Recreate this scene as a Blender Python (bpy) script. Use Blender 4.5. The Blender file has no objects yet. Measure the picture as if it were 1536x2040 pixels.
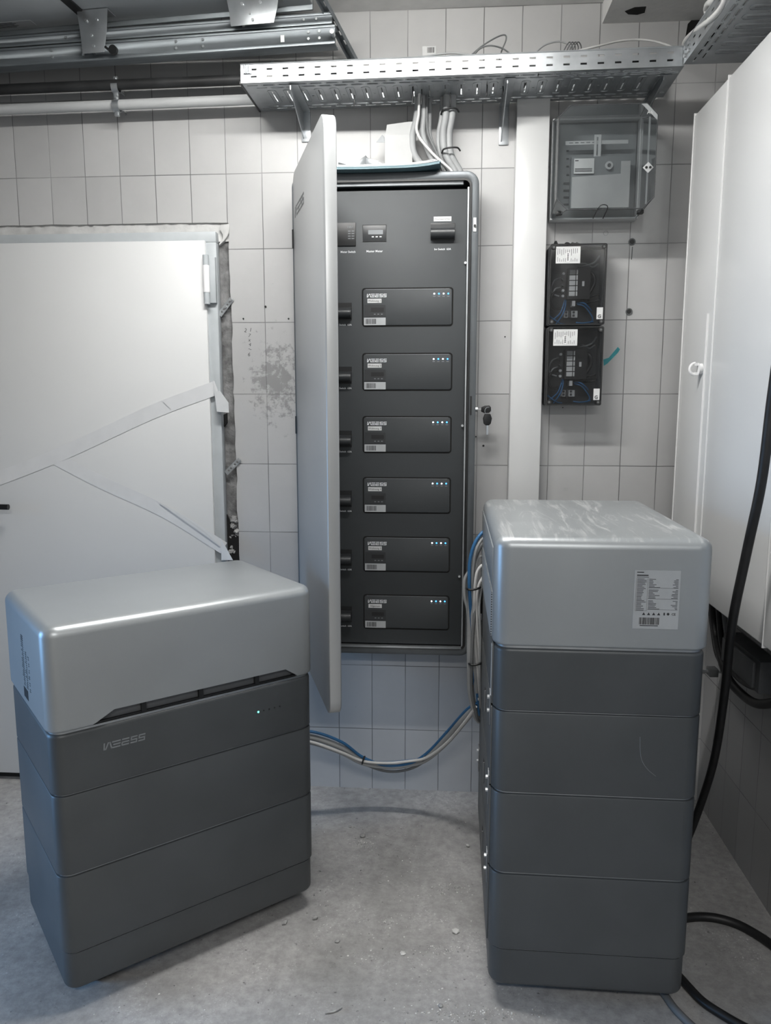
import bpy, bmesh, math, random
from mathutils import Vector, Matrix
random.seed(4)
S = bpy.context.scene
C = S.collection
PI = math.pi

# ---------------------------------------------------------------- camera, world, lights, exposure
RW = Matrix(((0.997388646, -0.0104088618, 0.0714671349),
             (0.0722209040, 0.146376296, -0.986589135),
             (-0.000191824566, 0.989174219, 0.146745793)))
CAM = Vector((0, -2.7842545, 1.5))
FPX = 1530.0
cd = bpy.data.cameras.new('camera'); cam = bpy.data.objects.new('camera', cd); C.objects.link(cam)
cam.matrix_world = Matrix.Translation(CAM) @ RW.to_4x4()
cd.sensor_fit = 'VERTICAL'; cd.sensor_height = 36; cd.sensor_width = 27
cd.lens = 36 * FPX / 2040; cd.clip_start = 0.05
S.camera = cam

w = bpy.data.worlds.new('world'); S.world = w; w.use_nodes = True
w.node_tree.nodes['Background'].inputs[0].default_value = (1.0, 1.0, 1.0, 1)
w.node_tree.nodes['Background'].inputs[1].default_value = 0.10

def area(name, loc, target, sx, sy, power, col):
    l = bpy.data.lights.new(name, 'AREA'); l.shape = 'RECTANGLE'; l.size = sx; l.size_y = sy
    l.energy = power; l.color = col
    o = bpy.data.objects.new(name, l); C.objects.link(o)
    o.location = loc
    o.rotation_euler = (Vector(target) - Vector(loc)).to_track_quat('-Z', 'Y').to_euler()
    return o
# fluorescent tube hanging under the ceiling by the back wall
TUBE_R, TUBE_STRENGTH, TUBE_Y, TUBE_Z = 0.013, 105, -0.93, 2.668   # the lit tube itself is built below
area('tube_lamp_light', (-0.32, TUBE_Y, TUBE_Z - 0.016), (-0.32, TUBE_Y, 0), 1.06, 0.05, 27, (1.0, 0.99, 0.97))
# neutral fill light added behind the camera to brighten the fronts
area('rear_fill_light', (0.2, -3.9, 2.72), (0.2, -3.9, 0), 1.3, 0.25, 62, (1.0, 0.985, 0.96))
# daylight through the open garage door on the left
area('garage_opening_daylight', (-3.1, -1.45, 0.90), (-1.0, -1.15, 0.40), 1.1, 1.4, 9, (0.26, 0.56, 1.0)).data.spread = math.radians(66)

S.view_settings.view_transform = 'Standard'; S.view_settings.look = 'None'
S.view_settings.gamma = 1; S.view_settings.use_curve_mapping = False
S.view_settings.exposure = 0.0

def at(px, py, ax, val):
    d = RW @ Vector((px - 768, 1020 - py, -FPX))
    i = 'xyz'.index(ax)
    return CAM + d * ((val - CAM[i]) / d[i])

# ---------------------------------------------------------------- materials
def srgb(v):
    return tuple(((c / 255) / 12.92 if c / 255 <= 0.04045 else ((c / 255 + 0.055) / 1.055) ** 2.4) for c in v) + (1,)

def mat(name, rgb, rough=0.5, metal=0.0, var=0.06, scale=18.0, bump=0.0, bscale=60.0, spec=0.5, coat=0.0, emit=0.0, stretch=None):
    m = bpy.data.materials.new(name); m.use_nodes = True
    nt = m.node_tree; N = nt.nodes; L = nt.links; b = N['Principled BSDF']
    c = srgb(rgb)
    b.inputs['Roughness'].default_value = rough; b.inputs['Metallic'].default_value = metal
    b.inputs['Specular IOR Level'].default_value = spec; b.inputs['Coat Weight'].default_value = coat
    if emit:
        b.inputs['Base Color'].default_value = c
        b.inputs['Emission Color'].default_value = c; b.inputs['Emission Strength'].default_value = emit
        return m
    tc = N.new('ShaderNodeTexCoord'); src = tc.outputs['Object']
    if stretch:
        mp = N.new('ShaderNodeMapping'); mp.inputs['Scale'].default_value = stretch; L.new(src, mp.inputs[0]); src = mp.outputs[0]
    n = N.new('ShaderNodeTexNoise'); n.inputs['Scale'].default_value = scale; n.inputs['Detail'].default_value = 5
    L.new(src, n.inputs['Vector'])
    r = N.new('ShaderNodeValToRGB'); L.new(n.outputs[0], r.inputs[0])
    r.color_ramp.elements[0].position = 0.3; r.color_ramp.elements[1].position = 0.7
    r.color_ramp.elements[0].color = tuple(x * (1 - var * 1.5) for x in c[:3]) + (1,)
    r.color_ramp.elements[1].color = tuple(min(1, x * (1 + var * 1.5)) for x in c[:3]) + (1,)
    L.new(r.outputs[0], b.inputs['Base Color'])
    if bump:
        n2 = N.new('ShaderNodeTexNoise'); n2.inputs['Scale'].default_value = bscale; n2.inputs['Detail'].default_value = 8
        L.new(tc.outputs['Object'], n2.inputs['Vector'])
        bp = N.new('ShaderNodeBump'); bp.inputs['Strength'].default_value = bump; bp.inputs['Distance'].default_value = 0.004
        L.new(n2.outputs[0], bp.inputs['Height']); L.new(bp.outputs[0], b.inputs['Normal'])
    return m

def node(nt, kind, **kw):
    n = nt.nodes.new(kind)
    for k, v in kw.items():
        if k in n.inputs: n.inputs[k].default_value = v
        else: setattr(n, k, v)
    return n

def tile_mat(name, axis, tone, joint, smudge=None):
    m = bpy.data.materials.new(name); m.use_nodes = True
    nt = m.node_tree; L = nt.links; b = nt.nodes['Principled BSDF']
    b.inputs['Roughness'].default_value = 0.38
    tc = node(nt, 'ShaderNodeTexCoord'); sx = node(nt, 'ShaderNodeSeparateXYZ'); L.new(tc.outputs['Object'], sx.inputs[0])
    cx = node(nt, 'ShaderNodeCombineXYZ')
    a = node(nt, 'ShaderNodeMath', operation='ADD'); a.inputs[1].default_value = 12.7 - 0.002
    L.new(sx.outputs[axis], a.inputs[0]); L.new(a.outputs[0], cx.inputs[0])
    a2 = node(nt, 'ShaderNodeMath', operation='ADD'); a2.inputs[1].default_value = 2.54 + 0.008 + 0.001
    L.new(sx.outputs[2], a2.inputs[0]); L.new(a2.outputs[0], cx.inputs[1])
    # slightly wavy joints
    wn = node(nt, 'ShaderNodeTexNoise', Scale=9.0, Detail=2.0); L.new(tc.outputs['Object'], wn.inputs[0])
    ws = node(nt, 'ShaderNodeVectorMath', operation='SCALE'); ws.inputs['Scale'].default_value = 0.0022; L.new(wn.outputs['Color'], ws.inputs[0])
    wa = node(nt, 'ShaderNodeVectorMath', operation='ADD'); L.new(cx.outputs[0], wa.inputs[0]); L.new(ws.outputs[0], wa.inputs[1])
    br = nt.nodes.new('ShaderNodeTexBrick'); br.offset = 0.0; br.squash = 1.0
    br.inputs['Scale'].default_value = 1.0; br.inputs['Brick Width'].default_value = 0.127; br.inputs['Row Height'].default_value = 0.254
    br.inputs['Mortar Size'].default_value = 0.0016; br.inputs['Mortar Smooth'].default_value = 0.35; br.inputs['Bias'].default_value = 0.0
    t = srgb(tone)
    br.inputs['Color1'].default_value = tuple(x * 0.95 for x in t[:3]) + (1,)
    br.inputs['Color2'].default_value = tuple(x * 1.05 for x in t[:3]) + (1,)
    L.new(wa.outputs[0], br.inputs['Vector'])
    # joint tone varies between pale and dirty
    jn = node(nt, 'ShaderNodeTexNoise', Scale=2.6, Detail=4.0); L.new(tc.outputs['Object'], jn.inputs[0])
    jr = nt.nodes.new('ShaderNodeValToRGB'); L.new(jn.outputs[0], jr.inputs[0])
    jr.color_ramp.elements[0].position = 0.42; jr.color_ramp.elements[1].position = 0.66
    jr.color_ramp.elements[0].color = srgb(joint); jr.color_ramp.elements[1].color = tuple(x * 0.8 for x in t[:3]) + (1,)
    L.new(jr.outputs[0], br.inputs['Mortar'])
    dn = node(nt, 'ShaderNodeTexNoise', Scale=3.5, Detail=7.0, Roughness=0.65); L.new(tc.outputs['Object'], dn.inputs[0])
    dr = nt.nodes.new('ShaderNodeValToRGB'); L.new(dn.outputs[0], dr.inputs[0])
    dr.color_ramp.elements[0].position = 0.28; dr.color_ramp.elements[0].color = (0.80, 0.80, 0.80, 1)
    dr.color_ramp.elements[1].position = 0.62; dr.color_ramp.elements[1].color = (1, 1, 1, 1)
    mx = node(nt, 'ShaderNodeMix', data_type='RGBA', blend_type='MULTIPLY'); mx.inputs[0].default_value = 0.45
    L.new(br.outputs[0], mx.inputs[6]); L.new(dr.outputs[0], mx.inputs[7])
    out = mx.outputs[2]
    if smudge:
        (px, pz, rx, rz, strength) = smudge
        mp = node(nt, 'ShaderNodeMapping'); mp.vector_type = 'TEXTURE'
        mp.inputs['Location'].default_value = (px, 0, pz); mp.inputs['Scale'].default_value = (rx, 1, rz)
        L.new(tc.outputs['Object'], mp.inputs[0])
        gr = node(nt, 'ShaderNodeTexGradient', gradient_type='SPHERICAL'); L.new(mp.outputs[0], gr.inputs[0])
        sn = node(nt, 'ShaderNodeTexNoise', Scale=26.0, Detail=8.0, Roughness=0.75); L.new(tc.outputs['Object'], sn.inputs[0])
        ad = node(nt, 'ShaderNodeMath', operation='MULTIPLY_ADD'); L.new(gr.outputs[1], ad.inputs[0]); ad.inputs[1].default_value = 0.30; L.new(sn.outputs[0], ad.inputs[2])
        sr = nt.nodes.new('ShaderNodeValToRGB'); L.new(ad.outputs[0], sr.inputs[0])
        sr.color_ramp.elements[0].position = 0.66; sr.color_ramp.elements[0].color = (0, 0, 0, 1)
        sr.color_ramp.elements[1].position = 0.74; sr.color_ramp.elements[1].color = (strength,) * 3 + (1,)
        m3 = node(nt, 'ShaderNodeMix', data_type='RGBA'); L.new(sr.outputs[0], m3.inputs[0])
        L.new(out, m3.inputs[6]); m3.inputs[7].default_value = srgb((95, 95, 95)); out = m3.outputs[2]
    L.new(out, b.inputs['Base Color'])
    bp = node(nt, 'ShaderNodeBump', Strength=0.6, Distance=0.002); bp.invert = True
    L.new(br.outputs['Fac'], bp.inputs['Height'])
    bn = node(nt, 'ShaderNodeTexNoise', Scale=7.0, Detail=2.0); L.new(tc.outputs['Object'], bn.inputs[0])
    bp2 = node(nt, 'ShaderNodeBump', Strength=0.12, Distance=0.01); L.new(bn.outputs[0], bp2.inputs['Height']); L.new(bp.outputs[0], bp2.inputs['Normal'])
    L.new(bp2.outputs[0], b.inputs['Normal'])
    return m

def floor_mat():
    m = bpy.data.materials.new('dusty_concrete'); m.use_nodes = True
    nt = m.node_tree; L = nt.links; b = nt.nodes['Principled BSDF']; b.inputs['Roughness'].default_value = 0.62
    tc = node(nt, 'ShaderNodeTexCoord')
    def noise(s, d, p0, c0, p1, c1, r=0.6):
        n = node(nt, 'ShaderNodeTexNoise', Scale=s, Detail=d, Roughness=r); L.new(tc.outputs['Object'], n.inputs[0])
        q = nt.nodes.new('ShaderNodeValToRGB'); L.new(n.outputs[0], q.inputs[0])
        q.color_ramp.elements[0].position = p0; q.color_ramp.elements[0].color = c0
        q.color_ramp.elements[1].position = p1; q.color_ramp.elements[1].color = c1
        return q.outputs[0]
    base = noise(2.2, 10, 0.3, srgb((138, 137, 136)), 0.7, srgb((184, 183, 182)), 0.7)
    g = lambda v: (v, v, v, 1)
    fine = noise(34, 9, 0.36, g(0.70), 0.62, g(1.0), 0.75)
    mx = node(nt, 'ShaderNodeMix', data_type='RGBA', blend_type='MULTIPLY'); mx.inputs[0].default_value = 1
    L.new(base, mx.inputs[6]); L.new(fine, mx.inputs[7])
    speck = noise(120, 7, 0.56, g(0), 0.63, g(1), 0.78); patch = noise(4.5, 5, 0.50, g(0), 0.64, g(1))
    mm = node(nt, 'ShaderNodeMath', operation='MULTIPLY'); L.new(speck, mm.inputs[0]); L.new(patch, mm.inputs[1])
    m2 = node(nt, 'ShaderNodeMix', data_type='RGBA'); L.new(mm.outputs[0], m2.inputs[0]); L.new(mx.outputs[2], m2.inputs[6]); m2.inputs[7].default_value = srgb((214, 214, 214))
    dk = noise(60, 5, 0.30, g(1), 0.345, g(0), 0.6)
    m3 = node(nt, 'ShaderNodeMix', data_type='RGBA'); L.new(dk, m3.inputs[0]); L.new(m2.outputs[2], m3.inputs[6]); m3.inputs[7].default_value = srgb((88, 88, 88))
    L.new(m3.outputs[2], b.inputs['Base Color'])
    bn = node(nt, 'ShaderNodeTexNoise', Scale=55.0, Detail=9.0, Roughness=0.7); L.new(tc.outputs['Object'], bn.inputs[0])
    bp = node(nt, 'ShaderNodeBump', Strength=0.35, Distance=0.003); L.new(bn.outputs[0], bp.inputs['Height']); L.new(bp.outputs[0], b.inputs['Normal'])
    return m

def clear_mat(name, tint, refl=0.6, rough=0.06, base=0.08, haze=0.0, hazecol=(150, 155, 158)):
    m = bpy.data.materials.new(name); m.use_nodes = True
    nt = m.node_tree; L = nt.links; nt.nodes.remove(nt.nodes['Principled BSDF']); out = nt.nodes['Material Output']
    tr = node(nt, 'ShaderNodeBsdfTransparent'); tr.inputs[0].default_value = srgb(tint)
    gl = node(nt, 'ShaderNodeBsdfGlossy', Roughness=rough)
    fr = node(nt, 'ShaderNodeFresnel', IOR=1.45)
    ad = node(nt, 'ShaderNodeMath', operation='MULTIPLY_ADD'); L.new(fr.outputs[0], ad.inputs[0]); ad.inputs[1].default_value = refl; ad.inputs[2].default_value = base
    mx = node(nt, 'ShaderNodeMixShader'); L.new(ad.outputs[0], mx.inputs[0]); L.new(tr.outputs[0], mx.inputs[1]); L.new(gl.outputs[0], mx.inputs[2])
    o = mx.outputs[0]
    if haze:
        df = node(nt, 'ShaderNodeBsdfDiffuse'); df.inputs[0].default_value = srgb(hazecol)
        tc = node(nt, 'ShaderNodeTexCoord'); n = node(nt, 'ShaderNodeTexNoise', Scale=6.0, Detail=5.0); L.new(tc.outputs['Object'], n.inputs[0])
        mh = node(nt, 'ShaderNodeMath', operation='MULTIPLY'); L.new(n.outputs[0], mh.inputs[0]); mh.inputs[1].default_value = haze
        m2 = node(nt, 'ShaderNodeMixShader'); L.new(mh.outputs[0], m2.inputs[0]); L.new(o, m2.inputs[1]); L.new(df.outputs[0], m2.inputs[2]); o = m2.outputs[0]
    L.new(o, out.inputs[0])
    return m

def grille_mat(name, dot, base, pitch):
    m = bpy.data.materials.new(name); m.use_nodes = True
    nt = m.node_tree; L = nt.links; b = nt.nodes['Principled BSDF']; b.inputs['Roughness'].default_value = 0.5; b.inputs['Metallic'].default_value = 0.3
    tc = node(nt, 'ShaderNodeTexCoord')
    v = node(nt, 'ShaderNodeTexVoronoi', Scale=1.0 / pitch, Randomness=0.0); L.new(tc.outputs['Object'], v.inputs[0])
    r = nt.nodes.new('ShaderNodeValToRGB'); L.new(v.outputs[0], r.inputs[0])
    r.color_ramp.elements[0].position = 0.30; r.color_ramp.elements[0].color = srgb(dot)
    r.color_ramp.elements[1].position = 0.42; r.color_ramp.elements[1].color = srgb(base)
    L.new(r.outputs[0], b.inputs['Base Color'])
    return m

M = {}
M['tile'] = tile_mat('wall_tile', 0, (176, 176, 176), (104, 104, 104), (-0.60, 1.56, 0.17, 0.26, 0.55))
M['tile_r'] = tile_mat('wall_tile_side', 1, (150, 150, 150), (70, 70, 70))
M['floor'] = floor_mat()
M['ceil'] = mat('ceiling_paint', (214, 214, 213), 0.8, var=0.04, bump=0.2)
M['plaster'] = mat('rough_plaster', (112, 112, 112), 0.95, var=0.3, scale=26, bump=1.0, bscale=90)
M['plaster_l'] = mat('pale_plaster', (186, 186, 185), 0.9, var=0.10, scale=14, bump=0.5, bscale=45)
M['door'] = mat('door_white', (206, 207, 207), 0.42, var=0.015, scale=2)
M['frame'] = mat('door_frame_grey', (168, 173, 176), 0.5, var=0.03)
M['galv'] = mat('galvanised_steel', (172, 176, 179), 0.38, 0.85, var=0.10, scale=14, bump=0.12, bscale=25)
M['rail'] = mat('rail_steel', (132, 138, 142), 0.48, 0.75, var=0.10, scale=8, stretch=(1, 8, 8))
M['panelw'] = mat('sectional_door_grey', (176, 180, 182), 0.6, var=0.03, scale=4)
M['dark'] = mat('dark_enamel', (75, 78, 80), 0.42, 0.30, var=0.05, scale=6, bump=0.03, bscale=300)
M['darkback'] = mat('dark_back_sheet', (96, 98, 99), 0.5, 0.5, var=0.08, scale=6)
M['silver'] = mat('silver_enamel', (156, 160, 162), 0.36, 0.45, var=0.03, scale=4, bump=0.03, bscale=300)
def dusty(name, src):
    m = M[src].copy(); m.name = name; nt = m.node_tree; L = nt.links; b = nt.nodes['Principled BSDF']
    old = b.inputs['Base Color'].links[0].from_socket; tc = node(nt, 'ShaderNodeTexCoord')
    mp = node(nt, 'ShaderNodeMapping'); mp.inputs['Rotation'].default_value = (0, 0, 0.5); mp.inputs['Scale'].default_value = (2.2, 16, 3); L.new(tc.outputs['Object'], mp.inputs[0])
    n = node(nt, 'ShaderNodeTexNoise', Scale=1.6, Detail=7.0, Roughness=0.62, Distortion=1.6); L.new(mp.outputs[0], n.inputs[0])
    q = nt.nodes.new('ShaderNodeValToRGB'); L.new(n.outputs[0], q.inputs[0]); q.color_ramp.elements[0].position = 0.52; q.color_ramp.elements[1].position = 0.72
    q.color_ramp.elements[1].color = (0.75, 0.75, 0.75, 1)
    sx = node(nt, 'ShaderNodeSeparateXYZ'); L.new(tc.outputs['Normal'], sx.inputs[0])
    g_ = node(nt, 'ShaderNodeMath', operation='GREATER_THAN'); g_.inputs[1].default_value = 0.7; L.new(sx.outputs[2], g_.inputs[0])
    mu = node(nt, 'ShaderNodeMath', operation='MULTIPLY'); L.new(q.outputs[0], mu.inputs[0]); L.new(g_.outputs[0], mu.inputs[1])
    mx = node(nt, 'ShaderNodeMix', data_type='RGBA'); L.new(mu.outputs[0], mx.inputs[0]); L.new(old, mx.inputs[6]); mx.inputs[7].default_value = srgb((206, 206, 205))
    L.new(mx.outputs[2], b.inputs['Base Color'])
    me_ = node(nt, 'ShaderNodeMath', operation='MULTIPLY_ADD'); L.new(mu.outputs[0], me_.inputs[0]); me_.inputs[1].default_value = -0.45; me_.inputs[2].default_value = 0.45; L.new(me_.outputs[0], b.inputs['Metallic'])
    return m
M['silver_dusty'] = dusty('dusty_silver_enamel', 'silver')
M['doorsilver'] = mat('cabinet_door_silver', (172, 174, 175), 0.30, 0.45, var=0.02, scale=3)
M['cabrim'] = mat('cabinet_rim', (92, 96, 99), 0.38, 0.5, var=0.05)
M['cabpanel'] = mat('cabinet_panel', (60, 63, 65), 0.55, 0.1, var=0.04, scale=5, bump=0.02, bscale=300, spec=0.35)
M['black'] = mat('black_plastic', (22, 23, 24), 0.45, var=0.1)
M['blackgloss'] = mat('black_gloss', (16, 17, 18), 0.25, var=0.1)
M['switch'] = mat('switch_grey', (44, 46, 48), 0.4, var=0.05)
M['white'] = mat('white_sheet_metal', (196, 197, 197), 0.25, var=0.012, scale=2)
M['whiteedge'] = mat('white_edge', (228, 228, 228), 0.3, var=0.01)
M['paper'] = mat('white_paper', (202, 203, 203), 0.7, var=0.04)
M['teal'] = mat('teal_cover', (96, 122, 130), 0.5, var=0.05)
M['ink'] = mat('dark_ink', (40, 40, 42), 0.7, var=0.05)
M['print'] = mat('white_print', (225, 228, 230), 0.6, var=0.02)
M['logodim'] = mat('grey_print', (118, 122, 125), 0.5, var=0.02)
M['logodark'] = mat('dark_print', (92, 94, 95), 0.5, var=0.02)
M['label'] = mat('silver_label', (172, 175, 177), 0.4, 0.2, var=0.03)
M['cable'] = mat('grey_cable', (146, 148, 149), 0.55, var=0.06)
M['cablew'] = mat('white_cable', (198, 198, 197), 0.5, var=0.05)
M['cableb'] = mat('blue_cable', (44, 96, 140), 0.5, var=0.08)
M['cabled'] = mat('dark_grey_cable', (98, 100, 101), 0.55, var=0.08)
M['hose'] = mat('black_rubber', (20, 20, 21), 0.5, var=0.3, scale=30)
M['pvcgrey'] = mat('grey_pipe', (176, 178, 179), 0.45, var=0.06, scale=5)
M['pvcblack'] = mat('black_pipe', (38, 39, 40), 0.5, var=0.35, scale=9)
M['card'] = mat('white_cardboard', (172, 173, 173), 0.75, var=0.03)
M['foil'] = mat('crumpled_film', (196, 199, 201), 0.2, 0.3, var=0.1)
M['stone'] = mat('mortar_crumb', (150, 150, 149), 0.9, var=0.2, scale=60, bump=0.6, bscale=120)
M['stonel'] = mat('pale_mortar_crumb', (198, 198, 196), 0.9, var=0.15, scale=60, bump=0.6, bscale=120)
M['bluepaint'] = mat('teal_paint', (40, 140, 148), 0.5, var=0.15, scale=40)
M['boxgrey'] = mat('light_grey_plastic', (178, 180, 181), 0.45, var=0.03)
M['boxdark'] = mat('dark_box_interior', (62, 64, 66), 0.6, var=0.15, scale=20)
M['insgrey'] = mat('meter_board_grey', (118, 122, 124), 0.5, var=0.05)
M['smoke'] = clear_mat('smoked_cover', (232, 233, 234), 0.35, 0.08, 0.015)
M['clear'] = clear_mat('clear_cover', (232, 235, 236), 0.8, 0.10, 0.04, haze=0.10)
M['film'] = mat('white_tape', (208, 209, 210), 0.42, var=0.02)
M['bracket'] = mat('joining_steel', (128, 130, 132), 0.5, 0.6, var=0.1)
M['tube'] = mat('lit_tube', (255, 253, 248), emit=TUBE_STRENGTH)
M['ledw'] = mat('white_led', (235, 245, 255), emit=4.0)
M['ledb'] = mat('blue_led', (60, 150, 255), emit=5.0)
M['ledg'] = mat('green_led', (90, 255, 225), emit=5.0)
M['ledoff'] = mat('unlit_led', (30, 32, 33), 0.4)
M['mesh'] = grille_mat('dark_perforated_grille', (8, 8, 8), (96, 98, 100), 0.0042)
M['meshs'] = grille_mat('silver_perforated_grille', (52, 60, 66), (178, 182, 185), 0.0060)
M['zinc'] = mat('zinc_fastener', (205, 208, 210), 0.3, 0.9)
M['foam'] = mat('assembly_foam', (150, 150, 148), 0.9, var=0.3, scale=40, bump=1.0, bscale=60)
M['void'] = mat('dark_cavity', (18, 18, 18), 0.95, var=0.3)

# ---------------------------------------------------------------- mesh helpers
class MB:
    def __init__(s): s.v = []; s.f = []; s.m = []
    def add(s, vs, fs, mi=0, T=None):
        o = len(s.v)
        for p in vs: s.v.append(tuple(T @ Vector(p)) if T else tuple(p))
        for q in fs: s.f.append([i + o for i in q]); s.m.append(mi)
        return s
    def box(s, x0, x1, y0, y1, z0, z1, mi=0, T=None):
        return s.add([(x0, y0, z0), (x1, y0, z0), (x1, y1, z0), (x0, y1, z0), (x0, y0, z1), (x1, y0, z1), (x1, y1, z1), (x0, y1, z1)],
                     [(0, 3, 2, 1), (4, 5, 6, 7), (0, 1, 5, 4), (1, 2, 6, 5), (2, 3, 7, 6), (3, 0, 4, 7)], mi, T)
    def prism(s, pts, y0, y1, mi=0, plane='xz', T=None):
        """outline in plane, extruded along the third axis from y0 to y1"""
        f = {'xz': lambda a, b, c: (a, c, b), 'xy': lambda a, b, c: (a, b, c), 'yz': lambda a, b, c: (c, a, b)}[plane]
        n = len(pts)
        vs = [f(a, b, y0) for a, b in pts] + [f(a, b, y1) for a, b in pts]
        fs = [list(range(n))[::-1], list(range(n, 2 * n))] + [(i, (i + 1) % n, n + (i + 1) % n, n + i) for i in range(n)]
        return s.add(vs, fs, mi, T)
    def tube(s, pts, r, n=10, mi=0, cap=True, T=None):
        pts = [Vector(p) for p in pts]; k = len(pts)
        rr = r if isinstance(r, (list, tuple)) else [r] * k
        vs = []; up = None
        for i, p in enumerate(pts):
            t = (pts[min(i + 1, k - 1)] - pts[max(i - 1, 0)]).normalized()
            if up is None:
                a = Vector((0, 0, 1)) if abs(t.z) < 0.9 else Vector((1, 0, 0)); up = (a - t * a.dot(t)).normalized()
            else:
                up = (up - t * up.dot(t)).normalized()
            b = t.cross(up)
            for j in range(n):
                an = 2 * PI * j / n; vs.append(p + (up * math.cos(an) + b * math.sin(an)) * rr[i])
        fs = [(i * n + j, i * n + (j + 1) % n, (i + 1) * n + (j + 1) % n, (i + 1) * n + j) for i in range(k - 1) for j in range(n)]
        if cap: fs += [list(range(n))[::-1], list(range((k - 1) * n, k * n))]
        return s.add(vs, fs, mi, T)
    def cyl(s, p0, p1, r, n=16, mi=0, T=None): return s.tube([p0, p1], r, n, mi, True, T)
    def loft(s, w, d, r, levels, mi=0, T=None, n=6):
        """rounded rectangle rings; levels = (z, inset)"""
        vs = []; m = 4 * (n + 1)
        for z, ins in levels:
            W = w / 2 - ins; D = d / 2 - ins; q = max(r - ins, 0.001)
            for sx, sy, a0 in ((1, 1, 0), (-1, 1, 90), (-1, -1, 180), (1, -1, 270)):
                for k in range(n + 1):
                    t = math.radians(a0 + 90 * k / n)
                    vs.append((sx * (W - q) + q * math.cos(t), sy * (D - q) + q * math.sin(t), z))
        fs = [(i * m + j, i * m + (j + 1) % m, (i + 1) * m + (j + 1) % m, (i + 1) * m + j) for i in range(len(levels) - 1) for j in range(m)]
        fs += [list(range(m))[::-1], list(range((len(levels) - 1) * m, len(levels) * m))]
        return s.add(vs, fs, mi, T)
    def plate(s, L, Wd, holes, t, T=None, mi=0):
        """flat plate x 0..L, y 0..W, thickness t below z=0, with rectangular holes (x0,x1,y0,y1)"""
        hs = sorted(set([0, L] + [round(a, 5) for h in holes for a in h[:2]])); ws = sorted(set([0, Wd] + [round(a, 5) for h in holes for a in h[2:]]))
        hs = [a for a in hs if 0 <= a <= L]; ws = [a for a in ws if 0 <= a <= Wd]
        hx = {}
        for h in holes: hx.setdefault((round(h[0], 5)), []).append(h)
        solid = [[True] * (len(ws) - 1) for _ in range(len(hs) - 1)]
        for h in holes:
            for i in range(len(hs) - 1):
                cx = (hs[i] + hs[i + 1]) / 2
                if not (h[0] < cx < h[1]): continue
                for j in range(len(ws) - 1):
                    if h[2] < (ws[j] + ws[j + 1]) / 2 < h[3]: solid[i][j] = False
        for i in range(len(hs) - 1):
            for j in range(len(ws) - 1):
                if not solid[i][j]: continue
                a, b, c, d = hs[i], hs[i + 1], ws[j], ws[j + 1]
                vs = [(a, c, 0), (b, c, 0), (b, d, 0), (a, d, 0), (a, c, -t), (b, c, -t), (b, d, -t), (a, d, -t)]
                fs = [(0, 1, 2, 3), (7, 6, 5, 4)]
                if j == 0 or not solid[i][j - 1]: fs.append((4, 5, 1, 0))
                if j == len(ws) - 2 or not solid[i][j + 1]: fs.append((6, 7, 3, 2))
                if i == 0 or not solid[i - 1][j]: fs.append((7, 4, 0, 3))
                if i == len(hs) - 2 or not solid[i + 1][j]: fs.append((5, 6, 2, 1))
                s.add(vs, fs, mi, T)
        return s
    def build(s, name, mats, parent=None, bevel=0.0, seg=2, sharp=35, loc=None, rot=None, merge=True):
        me = bpy.data.meshes.new(name); me.from_pydata(s.v, [], s.f)
        if not isinstance(mats, (list, tuple)): mats = [mats]
        for k in mats: me.materials.append(M[k] if isinstance(k, str) else k)
        me.polygons.foreach_set('material_index', s.m)
        bm = bmesh.new(); bm.from_mesh(me)
        if merge: bmesh.ops.remove_doubles(bm, verts=bm.verts, dist=1e-6)
        bmesh.ops.recalc_face_normals(bm, faces=bm.faces)
        if bevel:
            es = [e for e in bm.edges if len(e.link_faces) == 2 and e.calc_face_angle(0) > math.radians(40)]
            bmesh.ops.bevel(bm, geom=es, offset=bevel, segments=seg, profile=0.5, affect='EDGES', clamp_overlap=True)
        bm.to_mesh(me); bm.free()
        me.polygons.foreach_set('use_smooth', [True] * len(me.polygons)); me.set_sharp_from_angle(angle=math.radians(sharp))
        o = bpy.data.objects.new(name, me); C.objects.link(o)
        if parent: o.parent = parent
        if loc is not None: o.location = loc
        if rot is not None: o.rotation_euler = rot
        return o

def thing(name, label, cat, loc=(0, 0, 0), rz=0.0, group=None):
    o = bpy.data.objects.new(name, None); C.objects.link(o); o.empty_display_size = 0.1
    o.location = loc; o.rotation_euler = (0, 0, rz); return tag(o, label, cat, group)
def tag(o, label, cat, group=None):
    o['label'] = label; o['category'] = cat
    if group: o['group'] = group
    return o
def struct(o): o['kind'] = 'structure'; return o
def dup_tree(o, parent=None):
    kids = [c for c in bpy.data.objects if c.parent == o]
    c = o.copy(); C.objects.link(c); c.parent = parent
    for k in kids: dup_tree(k, c)
    return c

def curve(pts, n=8):
    """Catmull-Rom through the points"""
    P = [Vector(p) for p in pts]; P = [P[0] * 2 - P[1]] + P + [P[-1] * 2 - P[-2]]; out = []
    for i in range(1, len(P) - 2):
        for k in range(n):
            t = k / n; a, b, c, d = P[i - 1], P[i], P[i + 1], P[i + 2]
            out.append(0.5 * ((2 * b) + (c - a) * t + (2 * a - 5 * b + 4 * c - d) * t * t + (-a + 3 * b - 3 * c + d) * t ** 3))
    out.append(P[-2]); return out
def wire(name, pts, r, m, parent=None, n=9, res=8):
    return MB().tube(curve(pts, res), r, n).build(name, m, parent, sharp=60)

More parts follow.
